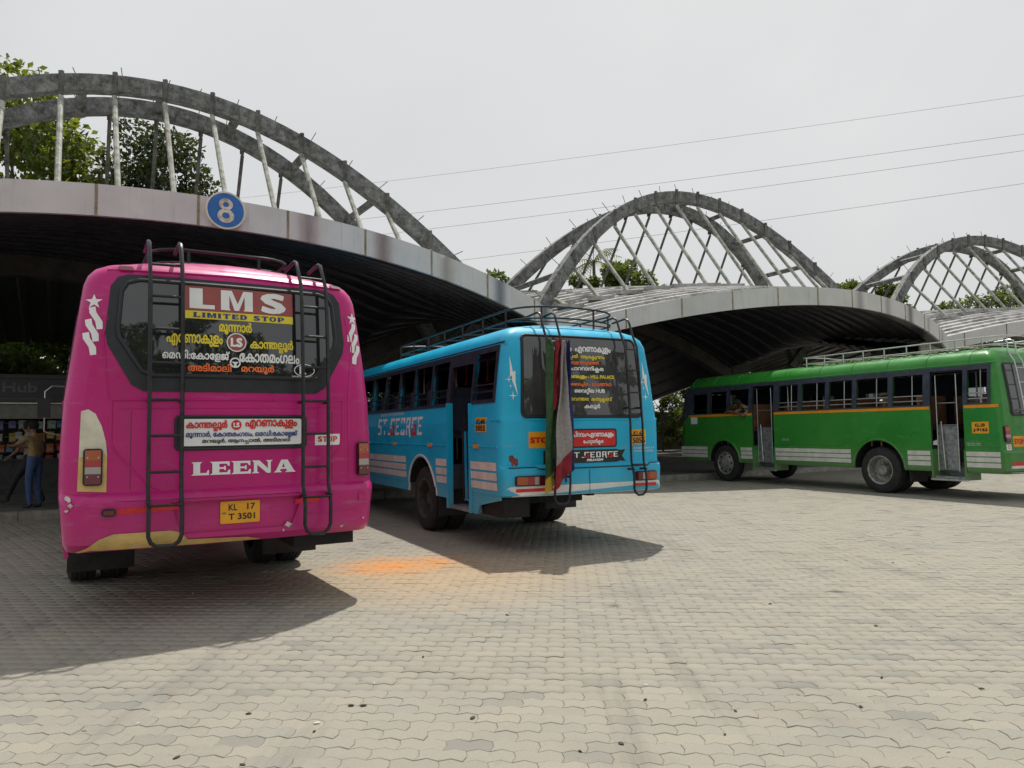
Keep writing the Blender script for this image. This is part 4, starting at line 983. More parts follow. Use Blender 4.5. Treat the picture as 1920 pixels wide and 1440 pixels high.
    # star and ribbon on each rear pillar
    for sx, cx in ((-1, -1.065), (1, 1.085)):
        sf = B.rear; e = empty('pillar_ornament'); e.parent = root
        decal('star', poly_tris(star(cx, 2.585, .062)), sf, .004, M['vinyl'], e, .03)
        for k in range(3):
            x = cx - sx * -.03 * 0 + (-sx) * -.0 + sx * (.04 + (.028, .0, -.02)[0] * 0) ; z = (2.535, 2.435, 2.325)[k]; x = cx + sx * (.035 + (0, .026, .042)[k]); d = -sx
            pts = [(0, 0), (.004, -.045), (.045, -.115), (.056, -.18), (.098, -.173), (.096, -.115), (.052, -.04), (.045, .008)]
            pts = [(x + d * a_, z + b_) for a_, b_ in pts]
            decal('ribbon', poly_tris(pts), sf, .004, M['vinyl'], e, .03)
    e = empty('emblem'); e.parent = root; decal('ring', poly_tris(circle(.84, 1.86 - .0, .075, .03), [circle(.84, 1.86, .068, .023)]), B.rear, .003, P, e)
    rdc = random.Random(4); chip = mat('bare_filler', (.55, .53, .5), .7, var=.2, vscale=40)
    for cx_, cz_, r_ in ((-1.215, 1.02, .028), (-1.2, .97, .02), (-1.225, .93, .016), (.44, .715, .035), (.40, .67, .012), (.93, .66, .02), (-.75, .60 + .04, .014), (1.14, .72, .012)):
        decal('paint_chip', poly_tris([(cx_ + r_ * rdc.uniform(.4, 1.1) * math.cos(2 * math.pi * k / 9), cz_ + r_ * rdc.uniform(.4, 1.0) * math.sin(2 * math.pi * k / 9)) for k in range(9)]), B.rear, .0135, chip, root)
    for x_ in (-.79, .86): bead(root, B.rear, [(x_, 1.07), (x_, 1.70)], .0035, .0, M['lampdark'], 'panel_seam')
    bead(root, B.rear, [(-1.18, .985), (1.18, .985)], .0035, .001, M['lampdark'], 'panel_seam')
    R_ = [2.92, 2.64, 2.37, 2.09, 1.79, 1.50, 1.21, .95]
    ladder(root, -.67, -.43, .13, B, .63, 3.07, R_, .42, M['steelblack']); ladder(root, .555, .785, .13, B, .63, 3.02, R_, .42, M['steelblack'])
    roof_rack(root, B, .62, .55, 6.6, 3.06, .12, M['steelblack'])
    for y in (2.45, 7.6):
        for sd_ in (-1, 1):
            wheel(root, sd_ * 1.06, y, .485, sd_, 'rear' if y < 4 else 'front', rimm=M['rimdark'])
            if y < 4: wheel(root, sd_ * .76, y, .485, sd_, 'rear', rimm=M['rimdark'])
    for sd_ in (-1, 1): flap(root, *((-1.2, -.62) if sd_ < 0 else (.62, 1.2)), 1.70, .20, .66)
    underside(root, .4, 9.0, 2.45, .485); mb = MB(); mb.box(.55, 1.1, .15, .7, .48, .62); mb.build('tool_box', M['under'], root, smooth=None)
    seats(root, M['seatblue'], 1.2, 8.0, 1.0, (-.68, .62))
    stripes(B, root, [(.70, .80), (.83, .93), (.96, 1.02)], [(.25, 1.7), (3.2, 6.8)], M['offwhite'])
    slab_on(root, B.side, [(-.62, .5), (-.25, .55), (-.25, .7), (-.62, .7)], -.02, .01, P, 'skirt_flap')
    slab_on(root, B.side, [(-1.5, .46), (-.8, .46), (-.8, .7), (-1.5, .7)], -.02, .01, P, 'skirt_flap')
    for y in (.25, 5.0): bead(root, B.side, [(-9.0 + y, 1.78), (-.3 - y * .1, 1.78)], .012, .0, P, 'rub_rail')
    # drawn-up side shutter box and long mirror arm at the front
    mi = empty('side_mirror'); mi.parent = root
    mb = MB(); mb.tube([(-1.15, 8.9, 2.4), (-1.45, 9.1, 2.42), (-1.55, 9.1, 2.32), (-1.55, 9.1, 1.6), (-1.2, 9.0, 1.5)], .014, 6); mb.build('arm', M['silver'], mi)
    mb = MB(); mb.box(-1.66, -1.46, 9.05, 9.11, 1.85, 2.2); mb.build('mirror', M['black'], mi, smooth=None)
    return root
pink_bus()

# ---- the blue bus
def cloth(name, root_loc, rz, pts_top, length, width, folds, seed, mt, label, taper=.7, border=None):
    rd = random.Random(seed); nu, nv = 22, 30; mb = MB(); vs = []
    sl = rd.uniform(.08, .2) * rd.choice((-1, 1))
    for j in range(nv + 1):
        v = j / nv; ww = width * (taper + (1 - taper) * sstep(0, .65, v))
        for i in range(nu + 1):
            u = i / nu; a = (u - .5) * ww
            am = .05 * (1 - .45 * v); d = am * math.sin(folds * math.pi * 2 * u + seed + .8 * v) * (.5 + .5 * math.sin(math.pi * u)) + .018 * math.sin(9 * u + 5 * v + seed) + .012 * math.sin(6 * v + seed * 2)
            z = -length * v * (1 + sl * (u - .5)) + (.05 * (1 - v) * math.cos(2 * math.pi * folds * u) if v < .4 else 0) * (1 - v * 2.5)
            vs.append((a + .03 * math.sin(2.2 * v + seed) * v + .008 * math.sin(14 * v + seed), d, z))
    n = nu + 1; fs = [(j * n + i, j * n + i + 1, (j + 1) * n + i + 1, (j + 1) * n + i) for j in range(nv) for i in range(nu)]
    m = bpy.data.meshes.new(name); m.from_pydata(vs, [], fs); m.materials.append(M[mt])
    if border:
        m.materials.append(M[border[0]])
        for f in m.polygons:
            j, i = divmod(f.index, nu)
            if border[1] == 'edge' and (i > nu - 4 or j > nv - 4): f.material_index = 1
            if border[1] == 'bottom' and nv - 6 < j: f.material_index = 1
    finish(m, 80); bm = bmesh.new(); bm.from_mesh(m); r_ = bmesh.ops.solidify(bm, geom=bm.faces[:], thickness=.003); bm.to_mesh(m); bm.free(); finish(m, 80)
    o = link(name, m, None); o.location = root_loc; o.rotation_euler = (0, 0, rz); tag(o, label, 'cloth', 'cloths drying on the ladder of the blue bus'); return o
M['clothgreen'] = mat('green_cloth', (.03, .085, .03), .9, var=.2, vscale=12); M['clothyellow'] = mat('mustard_cloth', (.42, .28, .03), .9, var=.15); M['clothmaroon'] = mat('maroon_cloth', (.2, .015, .025), .9, var=.2)
M['clothgrey'] = mat('grey_towel', (.27, .255, .25), .95, var=.12, vscale=25, bmp=.3, bscale=120); M['clothnavy'] = mat('navy_cloth', (.012, .02, .12), .9, var=.2)
def blue_bus():
    th = 26.5; C0 = Vector((.935, 9.50, 0)); root = empty('bus', C0, R(th))
    tag(root, 'sky blue bus with cloths hung on its rear ladder, open side windows', 'bus')
    lv = [(.70, 1.17, -.03, .1), (.72, 1.185, -.055, .0), (.98, 1.2, -.06, 0.), (1.04, 1.2, -.055, 0.), (1.08, 1.2, .0, 0.), (1.62, 1.2, .0, 0.), (1.66, 1.19, .01, .0), (2.2, 1.135, .04, .1), (2.6, 1.085, .08, .25), (2.70, 1.05, .12, .32), (2.77, .98, .18, .4), (2.81, .89, .26, .5)]
    B = Bus(lv, 9.3, .11, .06, .085, 2.81); P = M['blue']
    ys = [1.80, 2.50, 3.30, 4.08, 4.88, 5.68, 6.48, 7.28]
    wins = [(.28, .91, 1.90, 2.50)] + [(a + .04, b - .04, 1.90, 2.50) for a, b in zip(ys, ys[1:])]
    rw = [(.4 + .85 * k, 1.13 + .85 * k, 1.90, 2.30) for k in (1, 3, 4, 6)]
    door = (.97, 1.72, .43, 2.40)
    inner = B.solid(1.04, 2.76, .05, roof=False)
    WY, RAD = 2.87, .49
    cuts = [(inner, M['inside']), cutter([(-1.6, -.6, a, b, c_, d) for a, b, c_, d in wins]), cutter([(.6, 1.6, a, b, c_, d) for a, b, c_, d in rw]), (cutter([(-1.6, -.35, *door[:2], .2, 2.40)]), M['inside']),
            cutter([(-.9, .9, 8.6, 9.8, 1.4, 2.45)]), (well(WY, .52, .60, -1.5, -.55), M['under']), (well(WY, .52, .60, .55, 1.5), M['under']), (well(7.6, .52, .6, -1.5, -.7), M['under']), (well(7.6, .52, .6, .7, 1.5), M['under'])]
    body = boolean(B.solid(.70, 2.81), cuts, 'body', P, root)
    # lower skirt below the bumper line, per bay
    for y0, y1 in ((.12, .95), (1.74, WY - .62), (WY + .62, 6.9), (8.3, 9.0)):
        z0 = .44 if y0 < .2 else .57
        pl = [(-y1, .57), (-y0, .70 if y0 < .2 else .57), (-y0, .71), (-y1, .71)] if y0 > .2 else [(-y1, .44), (-.80, .44), (-.72, .56), (-y0, .66), (-y0, .71), (-y1, .71)]
        slab_on(root, B.side, pl, -.03, .0, P, 'skirt_panel', None)
    band(B, root, .22, 7.6, 1.855, 2.575, [(a, b, c_, d) for a, b, c_, d in wins] + [(door[0], door[1], 1.7, 2.40)], M['band'])
    for a, b, c_, d in wins:
        for z in (c_ + .10, c_ + .19):
            mb = MB(); xx = -B.w(z) - .005; mb.tube([(xx, a - .03, z), (xx, b + .03, z)], .011, 6); mb.build('window_bar', M['steelblack'], root)
        if a > 1.75:   # lifted shutters: a dark upright leaf at the front of each opening
            mb = MB(); mb.box(-.006, .006, b - .16, b - .01, c_ + .005, d - .005); o = mb.build('window_pane', M['glass'], root, smooth=None); o.location = (-B.w(2.2) + .03, 0, 0)
        for z0_ in ():
            pass
    for a, b, c_, d in rw:
        mb = MB(); mb.box(-.004, .004, (a + b) / 2, b, c_, d); o = mb.build('window_pane', M['glass'], root, smooth=None); o.location = (B.w(2.2) - .03, 0, 0)
    mb = MB(); mb.box(-.9, .9, -.01, 0, 1.4, 2.45); mb.build('windscreen', M['glass'], root, smooth=None, loc=(0, B.yf(1.9) - .03, 0))
    mb = MB(); mb.box(-1.212, -1.13, .93, .975, .44, 1.87); mb.build('door_post', P, root, smooth=None); mb = MB(); mb.box(-1.215, -1.13, 1.715, 1.76, .44, 1.9); mb.build('door_post', P, root, smooth=None)
    steps(root, *door[:2], 1.2, 1.04, .44, M['steel'])
    o = door_leaf(root, 1.05, 1.66, -.98, .52, 1.75, 1.5, P, M['steelblack'])
    mb = MB(); mb.tube([(-1.13, 1.32, .60), (-1.14, 1.34, 1.58)], .014, 6); mb.build('grab_rail', M['steelblack'], root)
    # inner partition panel and route board seen through the last window
    mb = MB(); mb.box(-.95, -.93, .18, .6, 1.1, 2.45); mb.build('partition', P, root, smooth=None); mb = MB(); mb.box(-.965, -.952, .27, .52, 1.85, 2.38); mb.build('partition_glass', M['inside'], root, smooth=None); mb = MB(); mb.box(-.975, -.967, .3, .45, 1.9, 2.15); mb.build('flower_picture', M['orange'], root, smooth=None)
    seats(root, M['seatblue'], 2.2, 7.2, 1.04, (-.68, .62)); seats(root, M['seatblue'], .5, .9, 1.04, (.62,))
    for y in (2.0, 3.6, 5.2):
        mb = MB(); mb.tube([(-.3, y, 1.04), (-.3, y, 2.74)], .016, 6); mb.build('stanchion', M['silver'], root)
    for k in range(5):
        h = MB(); y = 1.9 + .42 * k; h.tube([(-.3, y, 2.36), (-.3, y - .05, 2.26), (-.3, y + .05, 2.26)], .008, 5, closed=True); h.tube([(-.3, y, 2.36), (-.3, y, 2.6)], .006, 5); h.build('strap_handle', M['orange'], root)
    mb = MB(); mb.tube([(-.3, 1.0, 2.6), (-.3, 7.5, 2.6)], .014, 6); mb.build('ceiling_rail', M['silver'], root)
    # rear window and lettering
    gl = rrect(-.90, 1.665, .90, 2.70, .07); gl = [(x * (1 - .055 * (z - 1.66)), z) for x, z in gl]
    decal('window_rubber', poly_tris(gl), B.rear, .008, M['black'], root, .09)
    g2 = rrect(-.875, 1.69, .875, 2.675, .06); g2 = [(x * (1 - .055 * (z - 1.66)), z) for x, z in g2]
    decal('rear_window', poly_tris(g2), B.rear, .013, M['glassblue'], root, .09)
    bead(root, B.rear, [(x, z) for x, z in gl[::2]] + [gl[0]], .014, .008, M['black'], 'window_seal')
    T = lambda s, bx, m_, b=.025: decal('lettering', fit(text2d(s, b), bx), B.rear, .017, M[m_], root)
    T('പിറവം  എറണാകുളം', (-.44, 2.48, .44, 2.60), 'vinyl', .04)
    T('േപപ/പതി  ആരക/കുന+നം', (-.30, 2.395, .335, 2.47), 'yellow', .03)
    T('മുളന+തുരുത+തി', (-.18, 2.33, .235, 2.39), 'orangetext', .03)
    T('േചാററാനിക/കര', (-.26, 2.235, .305, 2.32), 'vinyl', .04)
    T('തിരുവാങ+കുളം - HILL PALACE', (-.42, 2.145, .465, 2.215), 'yellow', .055)
    T('കരിങ+ങാച/ചിറ - S.N.METRO', (-.32, 2.045, .41, 2.11), 'orangetext', .055)
    T('ൈവറ/റില HUB', (-.155, 1.95, .305, 2.035), 'vinyl', .05)
    T('കടവന+തര  കതൃക/കടവ്', (-.28, 1.85, .415, 1.925), 'yellow', .03)
    T('കലൂർ', (-.02, 1.76, .22, 1.835), 'vinyl', .03)
    
    decal('board_frame', poly_tris(rrect(-.265, 1.275, .465, 1.515, .04)), B.rear, .006, M['black'], root, .08); decal('destination_board', poly_tris(rrect(-.24, 1.295, .44, 1.495, .03)), B.rear, .011, M['red'], root, .08)
    D = lambda s, bx, m_, b=.03: decal('lettering', fit(text2d(s, b), bx), B.rear, .018, M[m_], root)
    D('പിറവം=എറണാകുളം', (-.21, 1.395, .41, 1.485), 'vinyl', .045); D('േചാറ/റാനിക/കര', (-.06, 1.31, .245, 1.385), 'vinyl', .04)
    nb = empty('name_board'); nb.parent = root
    decal('board', poly_tris([(-.62, 1.085), (.46, 1.085), (.51, 1.10), (.60, 1.09), (.545, 1.165), (.60, 1.245), (.51, 1.235), (.46, 1.25), (-.62, 1.25)]), B.rear, .004, M['black'], nb, .1)
    wh, rd = gothic('ST.GEORGE', (-.275, 1.15, .475, 1.222)); decal('lettering', wh, B.rear, .008, M['vinyl'], nb); decal('hooks', rd, B.rear, .0085, M['red'], nb)
    decal('lettering', fit(text2d('PIRAVOM', .07), (-.01, 1.102, .235, 1.135), .012), B.rear, .008, M['vinyl'], nb)
    plate(root, B.rear, (.70, 1.30, .945, 1.50), [('KL44', (.74, 1.413, .91, 1.478), .025), ('5055', (.72, 1.315, .93, 1.395), .03)], off=.006)
    plate(root, B.rear, (-.815, 1.285, -.45, 1.485), [('STOP', (-.80, 1.345, -.47, 1.42), .07)], off=.006, name='stop_sticker', ink='red')
    decal('handwriting', scribble(B.rear, .74, 1.255, 1.08, .025, 2, 5), B.rear, .003, M['vinyl'], root)
    bead(root, B.rear, [(-1.18, 1.635), (1.18, 1.635)], .016, .0, P, 'ridge'); 
    bead(root, B.rear, [(-1.1, 1.05), (-.75, 1.055), (-.70, 1.03), (.92, 1.03), (.98, 1.06), (1.15, 1.065)], .009, .004, M['band'], 'bumper_gap')
    decal('bumper_stripe', poly_tris([(-1.155, .705), (1.16, .705), (1.13, .81), (1.08, .828), (-1.08, .828), (-1.12, .81)]), B.rear, .005, M['white'], root, .1)
    for x0, x1 in ((-1.02, -.50), (.68, 1.06)): decal('reflective_tape', poly_tris([(x0, .76), (x1, .76), (x1, .80), (x0, .80)]), B.rear, .010, M['redtape'], root, .1)
    bead(root, B.rear, [(.0, .71), (.0, 1.0)], .004, .005, M['band'], 'bumper_seam')
    tail_light(root, B, (-1.03, .835, -.62, .955), ((.35, 'lampamber'), (.25, 'lampred'), (.15, 'lampwhite'), (.25, 'lampdark')), True); tail_light(root, B, (.70, .835, 1.06, .955), ((.3, 'lampdark'), (.15, 'lampwhite'), (.2, 'lampred'), (.35, 'lampamber')), True)
    for sx in (-1, 1):
        cx = sx * .99 - .01; e = empty('pillar_ornament'); e.parent = root
        decal('bolt', poly_tris([(cx - .02, 2.42), (cx + .012, 2.22), (cx + .045, 2.24), (cx + .04, 2.1), (cx + .065, 1.93), (cx - .005, 2.12), (cx + .0, 2.18), (cx - .03, 2.16)]), B.rear, .004, M['vinyl'], e, .03)
        for dx, z, r_ in ((-.055, 2.13, .045), (-.035, 2.05, .03), (-.01, 1.93, .06)): decal('spark', poly_tris(star(cx + dx + .01, z, r_, 4, .18)), B.rear, .005, M['vinyl'], e, .03)
    # left side
    zs = [(.775, .87), (.895, .99), (1.015, 1.115)]
    stripes(B, root, zs, [(.14, .93), (1.78, WY - .66), (WY + .70, 7.0)], M['offwhite'])
    pts = [(-(WY + .63 * math.cos(R(a))), .52 + .63 * math.sin(R(a))) for a in range(5, 176, 10)]; bead(root, B.side, pts, .018, .0, M['offwhite'], 'wheel_arch_trim')
    bead(root, B.side, [(-.95, 1.31), (-.12, 1.31)], .014, .0, P, 'rub_rail'); bead(root, B.side, [(-7.4, 1.31), (-1.78, 1.31)], .014, .0, P, 'rub_rail'); bead(root, B.side, [(-.3, 1.635), (-.02, 1.635)], .014, .0, P, 'rub_rail')
    for y in (.73, 2.43, 4.16, 5.8): slab_on(root, B.side, rrect(-y - .065, 1.285, -y + .065, 1.335, .012), 0, .022, M['orange'], 'side_reflector')
    sn = empty('side_name'); sn.parent = root
    wh, rd = gothic('ST.GEORGE', (-5.15, 1.455, -2.80, 1.74)); decal('lettering', wh, B.side, .004, M['vinyl'], sn); decal('hooks', rd, B.side, .0045, M['red'], sn)
    decal('handwriting', scribble(B.side, -5.05, 1.81, -3.75, .045, 1, 8), B.side, .004, M['vinyl'], sn)
    plate(root, B.side, (-.765, 1.49, -.43, 1.675), [('KL44', (-.73, 1.588, -.47, 1.657), .03), ('5055', (-.745, 1.503, -.45, 1.575), .035)], off=.006, name='side_number')
    bead(root, B.side, [(-7.5, 2.60), (-.12, 2.60)], .012, -.002, M['band'], 'gutter')
    flower = mat('scratched_primer', (.22, .05, .045), .8, var=.4, vscale=60); decal('scraped_sticker', poly_tris([(-1.075, 1.20), (-1.03, 1.21), (-1.0, 1.17), (-.96, 1.16), (-.955, 1.09), (-.99, 1.07), (-1.01, 1.10), (-1.04, 1.065), (-1.05, 1.12), (-1.08, 1.14)]), B.rear, .003, flower, root, .03)
    R_ = [2.66 - .28 * k for k in range(6)]
    ladder(root, -.56, -.355, .13, B, .60, 2.93, [2.1, 1.8, 1.5, 1.2, 1.0], .4, M['steelblack'], .015); ladder(root, .60, .80, .13, B, .66, 2.92, [2.55, 2.27, 1.98, 1.70, 1.42, 1.05], .4, M['steelblack'], .015)
    roof_rack(root, B, .80, .40, 5.3, 2.93, .15, M['steelblack'], .014, 7, .05)
    for y in (WY, 7.6):
        for sd_ in (-1, 1):
            wheel(root, sd_ * 1.02, y, RAD, sd_, 'rear' if y < 4 else 'front', rimm=M['rimdark'])
            if y < 4: wheel(root, sd_ * .73, y, RAD, sd_, 'rear', rimm=M['rimdark'])
    for sd_ in (-1, 1): flap(root, *((-1.16, -.60) if sd_ < 0 else (.60, 1.16)), WY - .68, .28, .72)
    underside(root, .4, 8.8, WY, RAD)
    mb = MB(); mb.box(-1.1, -.75, .15, .8, .44, .68); mb.build('step_box', M['under'], root, smooth=None)
    # cloths hung from a cord on the left ladder
    ax, rx = Vector((-math.sin(R(th)), math.cos(R(th)), 0)), Vector((math.cos(R(th)), math.sin(R(th)), 0))
    at = lambda x, y, z: C0 + rx * x + ax * y + Vector((0, 0, z))
    yb = lambda z: B.rear_y(-.45, z) - .155
    cord = MB(); cord.tube([Vector((-.57, yb(2.5), 2.58)), Vector((-.50, yb(2.5), 2.61)), Vector((-.42, yb(2.5), 2.60)), Vector((-.34, yb(2.5), 2.615))], .006, 5); cord.build('cord', M['fadecream'], root)
    cloth('hung_cloth', at(-.60, yb(2.0) - .05, 2.58), R(th) + .3, None, 1.78, .24, 1.6, 1.0, 'clothgreen', 'dark green cloth with mustard edges hung on the ladder', .28, ('clothyellow', 'edge'))
    cloth('hung_cloth', at(-.515, yb(2.0) - .10, 2.58), R(th) - .2, None, .80, .20, 1.3, 2.2, 'clothmaroon', 'short maroon cloth hung between the green and grey cloths', .3)
    cloth('hung_cloth', at(-.48, yb(2.0) - .16, 2.52), R(th), None, 1.62, .22, 1.4, 3.4, 'clothgrey', 'pale grey towel with maroon bottom border hung on the ladder', .2, ('clothmaroon', 'bottom'))
    cloth('hung_cloth', at(-.395, yb(2.0) - .10, 2.56), R(th) + .2, None, 1.60, .16, 1.2, 4.6, 'clothnavy', 'narrow navy blue cloth hung at the right rail of the ladder', .35)
    return root
blue_bus()

# ---- the green bus
def green_bus():
    th = 26.5; C0 = Vector((10.52, 14.86, 0)); root = empty('bus', C0, R(th))
    tag(root, 'green bus with orange line and white stripes, man leaning from its window', 'bus')
    lv = [(.54, 1.16, .0, .1), (.6, 1.19, -.05, .0), (.95, 1.2, -.06, 0.), (1.0, 1.2, .0, 0.), (1.86, 1.2, .05, 0.), (2.3, 1.17, .11, .1), (2.64, 1.14, .16, .25), (2.78, 1.12, .19, .3), (2.88, 1.08, .24, .38), (2.96, .99, .31, .46), (3.0, .88, .4, .55)]
    B = Bus(lv, 9.75, .1, .05, .09, 3.0); P = M['green']
    posts = [5.74, 4.99, 4.15, 3.38, 2.45, 1.62]
    wins = [(.33, .73, 1.93, 2.60), (6.76, 7.50, 1.93, 2.56), (7.62, 8.28, 1.93, 2.54), (8.42, 9.05, 1.93, 2.52)] + [(b + .06, a - .06, 1.93, 2.58) for a, b in zip(posts, posts[1:])]
    rw = [(.5 + .9 * k, 1.28 + .9 * k, 1.93, 2.35) for k in (1, 4, 6)]
    d1, d2 = (5.86, 6.62), (.82, 1.52)
    inner = B.solid(1.04, 2.94, .05, roof=False); WR, WF, RAD = 2.80, 7.75, .515
    cuts = [(inner, M['inside']), cutter([(-1.6, -.6, a, b, c_, d) for a, b, c_, d in wins]), cutter([(.6, 1.6, a, b, c_, d) for a, b, c_, d in rw]), (cutter([(-1.6, -.35, *d1, .2, 2.62), (-1.6, -.35, *d2, .2, 2.62)]), M['inside']),
            cutter([(-.95, .95, 9.0, 10.3, 1.4, 2.55)]), (well(WR, .55, .64, -1.5, -.6), M['under']), (well(WR, .55, .64, .6, 1.5), M['under']), (well(WF, .55, .60, -1.5, -.7), M['under']), (well(WF, .55, .6, .7, 1.5), M['under'])]
    boolean(B.solid(.54, 3.0), cuts, 'body', P, root)
    band(B, root, .27, 9.25, 1.905, 2.70, [w_ for w_ in wins] + [(*d1, 1.7, 2.62), (*d2, 1.7, 2.62)], M['bandgreen'])
    # roof seams
    for k in range(10):
        y = .7 + .93 * k; mb = MB(); pts = [(-B.w(z) - .003, y, z) for z in np.linspace(2.72, 3.0, 8)]; mb.tube(pts, .008, 6); mb.build('roof_seam', P, root)
    bead(root, B.side, [(-9.3, 2.725), (-.12, 2.725)], .012, .0, P, 'gutter')
    for y0, y1 in ((.12, .80), (1.54, 5.84), (6.64, 9.2)):
        slab_on(root, B.side, [(-y1, 1.835), (-y0, 1.835), (-y0, 1.895), (-y1, 1.895)], 0, .004, M['orange'], 'orange_line', None)
    stripes(B, root, [(.655, .745), (.765, .855), (.875, .965)], [(.13, .80), (1.56, WR - .72), (WR + .72, 5.83), (6.66, WF - .66), (WF + .68, 9.6)], M['offwhite'])
    bead(root, B.side, [(-.80, 1.07), (-.12, 1.07)], .008, 0, P, 'rub_rail'); bead(root, B.side, [(-5.83, 1.06), (-WR - .75, 1.06)], .008, 0, P, 'rub_rail'); bead(root, B.side, [(-9.5, 1.06), (-WF - .7, 1.06)], .008, 0, P, 'rub_rail')
    for y, r_ in ((WR, .66), (WF, .62)):
        pts = [(-(y + r_ * math.cos(R(a))), .55 + r_ * math.sin(R(a))) for a in range(0, 181, 10)]; bead(root, B.side, pts, .032, .005, P, 'wheel_arch_trim')
    for a, b, c_, d in wins:
        if a > 6: 
            z = c_ + .1; mb = MB(); mb.tube([(-B.w(z) - .004, a, z), (-B.w(z) - .004, b, z)], .01, 6); mb.build('window_bar', M['steelblack'], root); continue
        for z in (c_ + .09, c_ + .2):
            mb = MB(); xx = -B.w(z) + .02; mb.tube([(xx, a - .03, z), (xx, b + .03, z)], .013, 6); mb.build('window_bar', M['silver'], root)
        mb = MB(); ym = a + (b - a) * .38; mb.tube([(-1.16, ym, c_), (-1.12, ym, d)], .011, 6); mb.build('window_upright', M['silver'], root)
    for a, b, c_, d in rw:
        mb = MB(); mb.box(-.004, .004, (a + b) / 2, b, c_, d); o = mb.build('window_pane', M['glass'], root, smooth=None); o.location = (B.w(2.2) - .03, 0, 0)
    mb = MB(); mb.box(-.95, .95, -.01, 0, 1.4, 2.55); mb.build('windscreen', M['glass'], root, smooth=None, loc=(0, B.yf(1.9) - .03, 0))
    slab_on(root, B.side, [(-9.62, 1.60), (-9.25, 1.86), (-9.25, 2.62), (-9.40, 2.62)], 0, .005, M['bandgreen'], 'front_quarter_glass', None)
    for d in (d1, d2):
        steps(root, *d, 1.2, 1.04, .40, M['steel'])
        for y in d:
            mb = MB(); mb.box(-1.21, -.75, y - .02, y + .02, .38, 1.0); mb.build('step_side', P, root, smooth=None)
        mb = MB(); mb.box(-1.23, -1.19, d[0] - .03, d[1] + .03, .365, .40); mb.build('step_edge', M['silver'], root, smooth=None)
        door_leaf(root, d[0] + .24, d[1] - .02, -1.02, .55, 2.55, 1.48, M['steel'], M['silver'])
        mb = MB(); mb.tube([(-.55, d[0] + .1, 1.1), (-.55, d[0] + .1, 2.6)], .016, 6); mb.build('stanchion', M['silver'], root)
    seats(root, M['seatbrown'], .45, 8.0, 1.04, (-.66, .62), ((.5, 1.7), (5.6, 6.9))); o = link('seat', bpy.data.meshes['seat'].copy(), None, root); o.data.materials.clear(); o.data.materials.append(M['seatbrown']); o.location = (-.5, .55, 1.04); o.rotation_euler = (0, 0, R(90))
    for x in (-.35, .35):
        mb = MB(); mb.tube([(x, .5, 2.66), (x, 8.6, 2.66)], .014, 6); mb.build('ceiling_rail', M['silver'], root)
    curtain = mat('brown_curtain', (.13, .075, .05), .9, var=.2)
    mb = MB(); mb.box(-.95, .95, .45, 8.5, 2.84, 2.86); mb.build('ceiling_panel', curtain, root, smooth=None)
    plate(root, B.side, (-.655, 1.325, -.325, 1.555), [('KL-39', (-.59, 1.455, -.395, 1.525), .05), ('J-9163', (-.63, 1.35, -.35, 1.43), .05)], off=.006, name='side_number')
    slab_on(root, B.side, [(-9.13, 1.63), (-8.85, 1.63), (-8.85, 1.83), (-9.13, 1.83)], 0, .003, M['vinyl'], 'white_sticker', None)
    decal('handwriting', scribble(B.side, -.78, 1.13, -.5, .022, 2, 9), B.side, .003, M['vinyl'], root); decal('handwriting', scribble(B.side, -5.6, 1.2, -5.35, .02, 2, 10), B.side, .003, M['vinyl'], root)
    # rear end
    gl = rrect(-.92, 1.66, .92, 2.72, .08); decal('window_rubber', poly_tris(gl), B.rear, .008, M['black'], root, .1)
    decal('rear_window', poly_tris(rrect(-.88, 1.70, .88, 2.68, .06)), B.rear, .013, M['glassblue'], root, .1)
    segs = ((.3, 'lampamber'), (.25, 'lampred'), (.2, 'lampwhite'), (.25, 'lampdark'))
    tail_light(root, B, (-1.16, 1.16, -1.03, 1.47), segs); tail_light(root, B, (1.03, 1.16, 1.16, 1.47), segs)
    slab_on(root, B.rear, [(-1.13, 1.0), (-1.0, 1.0), (-1.0, 1.11), (-1.13, 1.11)], 0, .004, M['vinyl'], 'white_sticker', None); decal('mark', poly_tris(circle(-1.065, 1.06, .035), [circle(-1.065, 1.06, .025)]), B.rear, .007, M['red'], root)
    plate(root, B.rear, (-.93, 1.06, -.60, 1.27), [('STOP', (-.91, 1.11, -.62, 1.22), .06)], off=.006, name='stop_sticker', ink='red')
    decal('bumper_stripe', poly_tris([(-1.16, .56), (1.16, .56), (1.1, .70), (-1.1, .70)]), B.rear, .004, M['white'], root, .1); decal('reflective_tape', poly_tris([(-1.08, .70), (-.4, .70), (-.4, .77), (-1.08, .77)]), B.rear, .005, M['redtape'], root, .1)
    ladder(root, -.70, -.45, .13, B, .6, 3.12, [2.9 - .29 * k for k in range(8)], .4, M['silver'], .016); ladder(root, .45, .7, .13, B, .6, 3.12, [2.9 - .29 * k for k in range(8)], .4, M['silver'], .016)
    roof_rack(root, B, .82, .35, 5.3, 3.10, .16, M['silver'], .015, 9, .04)
    junk = mat('dusty_rope_and_leaves', (.17, .13, .06), .95, var=.4, vscale=20)
    for k in range(9):
        y = .5 + .5 * k; mb = MB(); mb.tube([(-.78 + random.uniform(-.06, .06), y + .1 * j, 3.045 + .02 * math.sin(2.3 * j + k)) for j in range(5)], .016, 5); mb.build('rope', junk, root)
    for y, kd, r_ in ((WR, 'rear', M['rim']), (WF, 'front', M['rim'])):
        for sd_ in (-1, 1):
            wheel(root, sd_ * 1.03, y, RAD, sd_, kd, rimm=r_)
            if kd == 'rear': wheel(root, sd_ * .72, y, RAD, sd_, 'rear', rimm=r_)
    for sd_ in (-1, 1): flap(root, *((-1.16, -.60) if sd_ < 0 else (.60, 1.16)), WR - .74, .28, .6)
    underside(root, .4, 9.0, WR, RAD)
    return root, C0, th
green_bus()

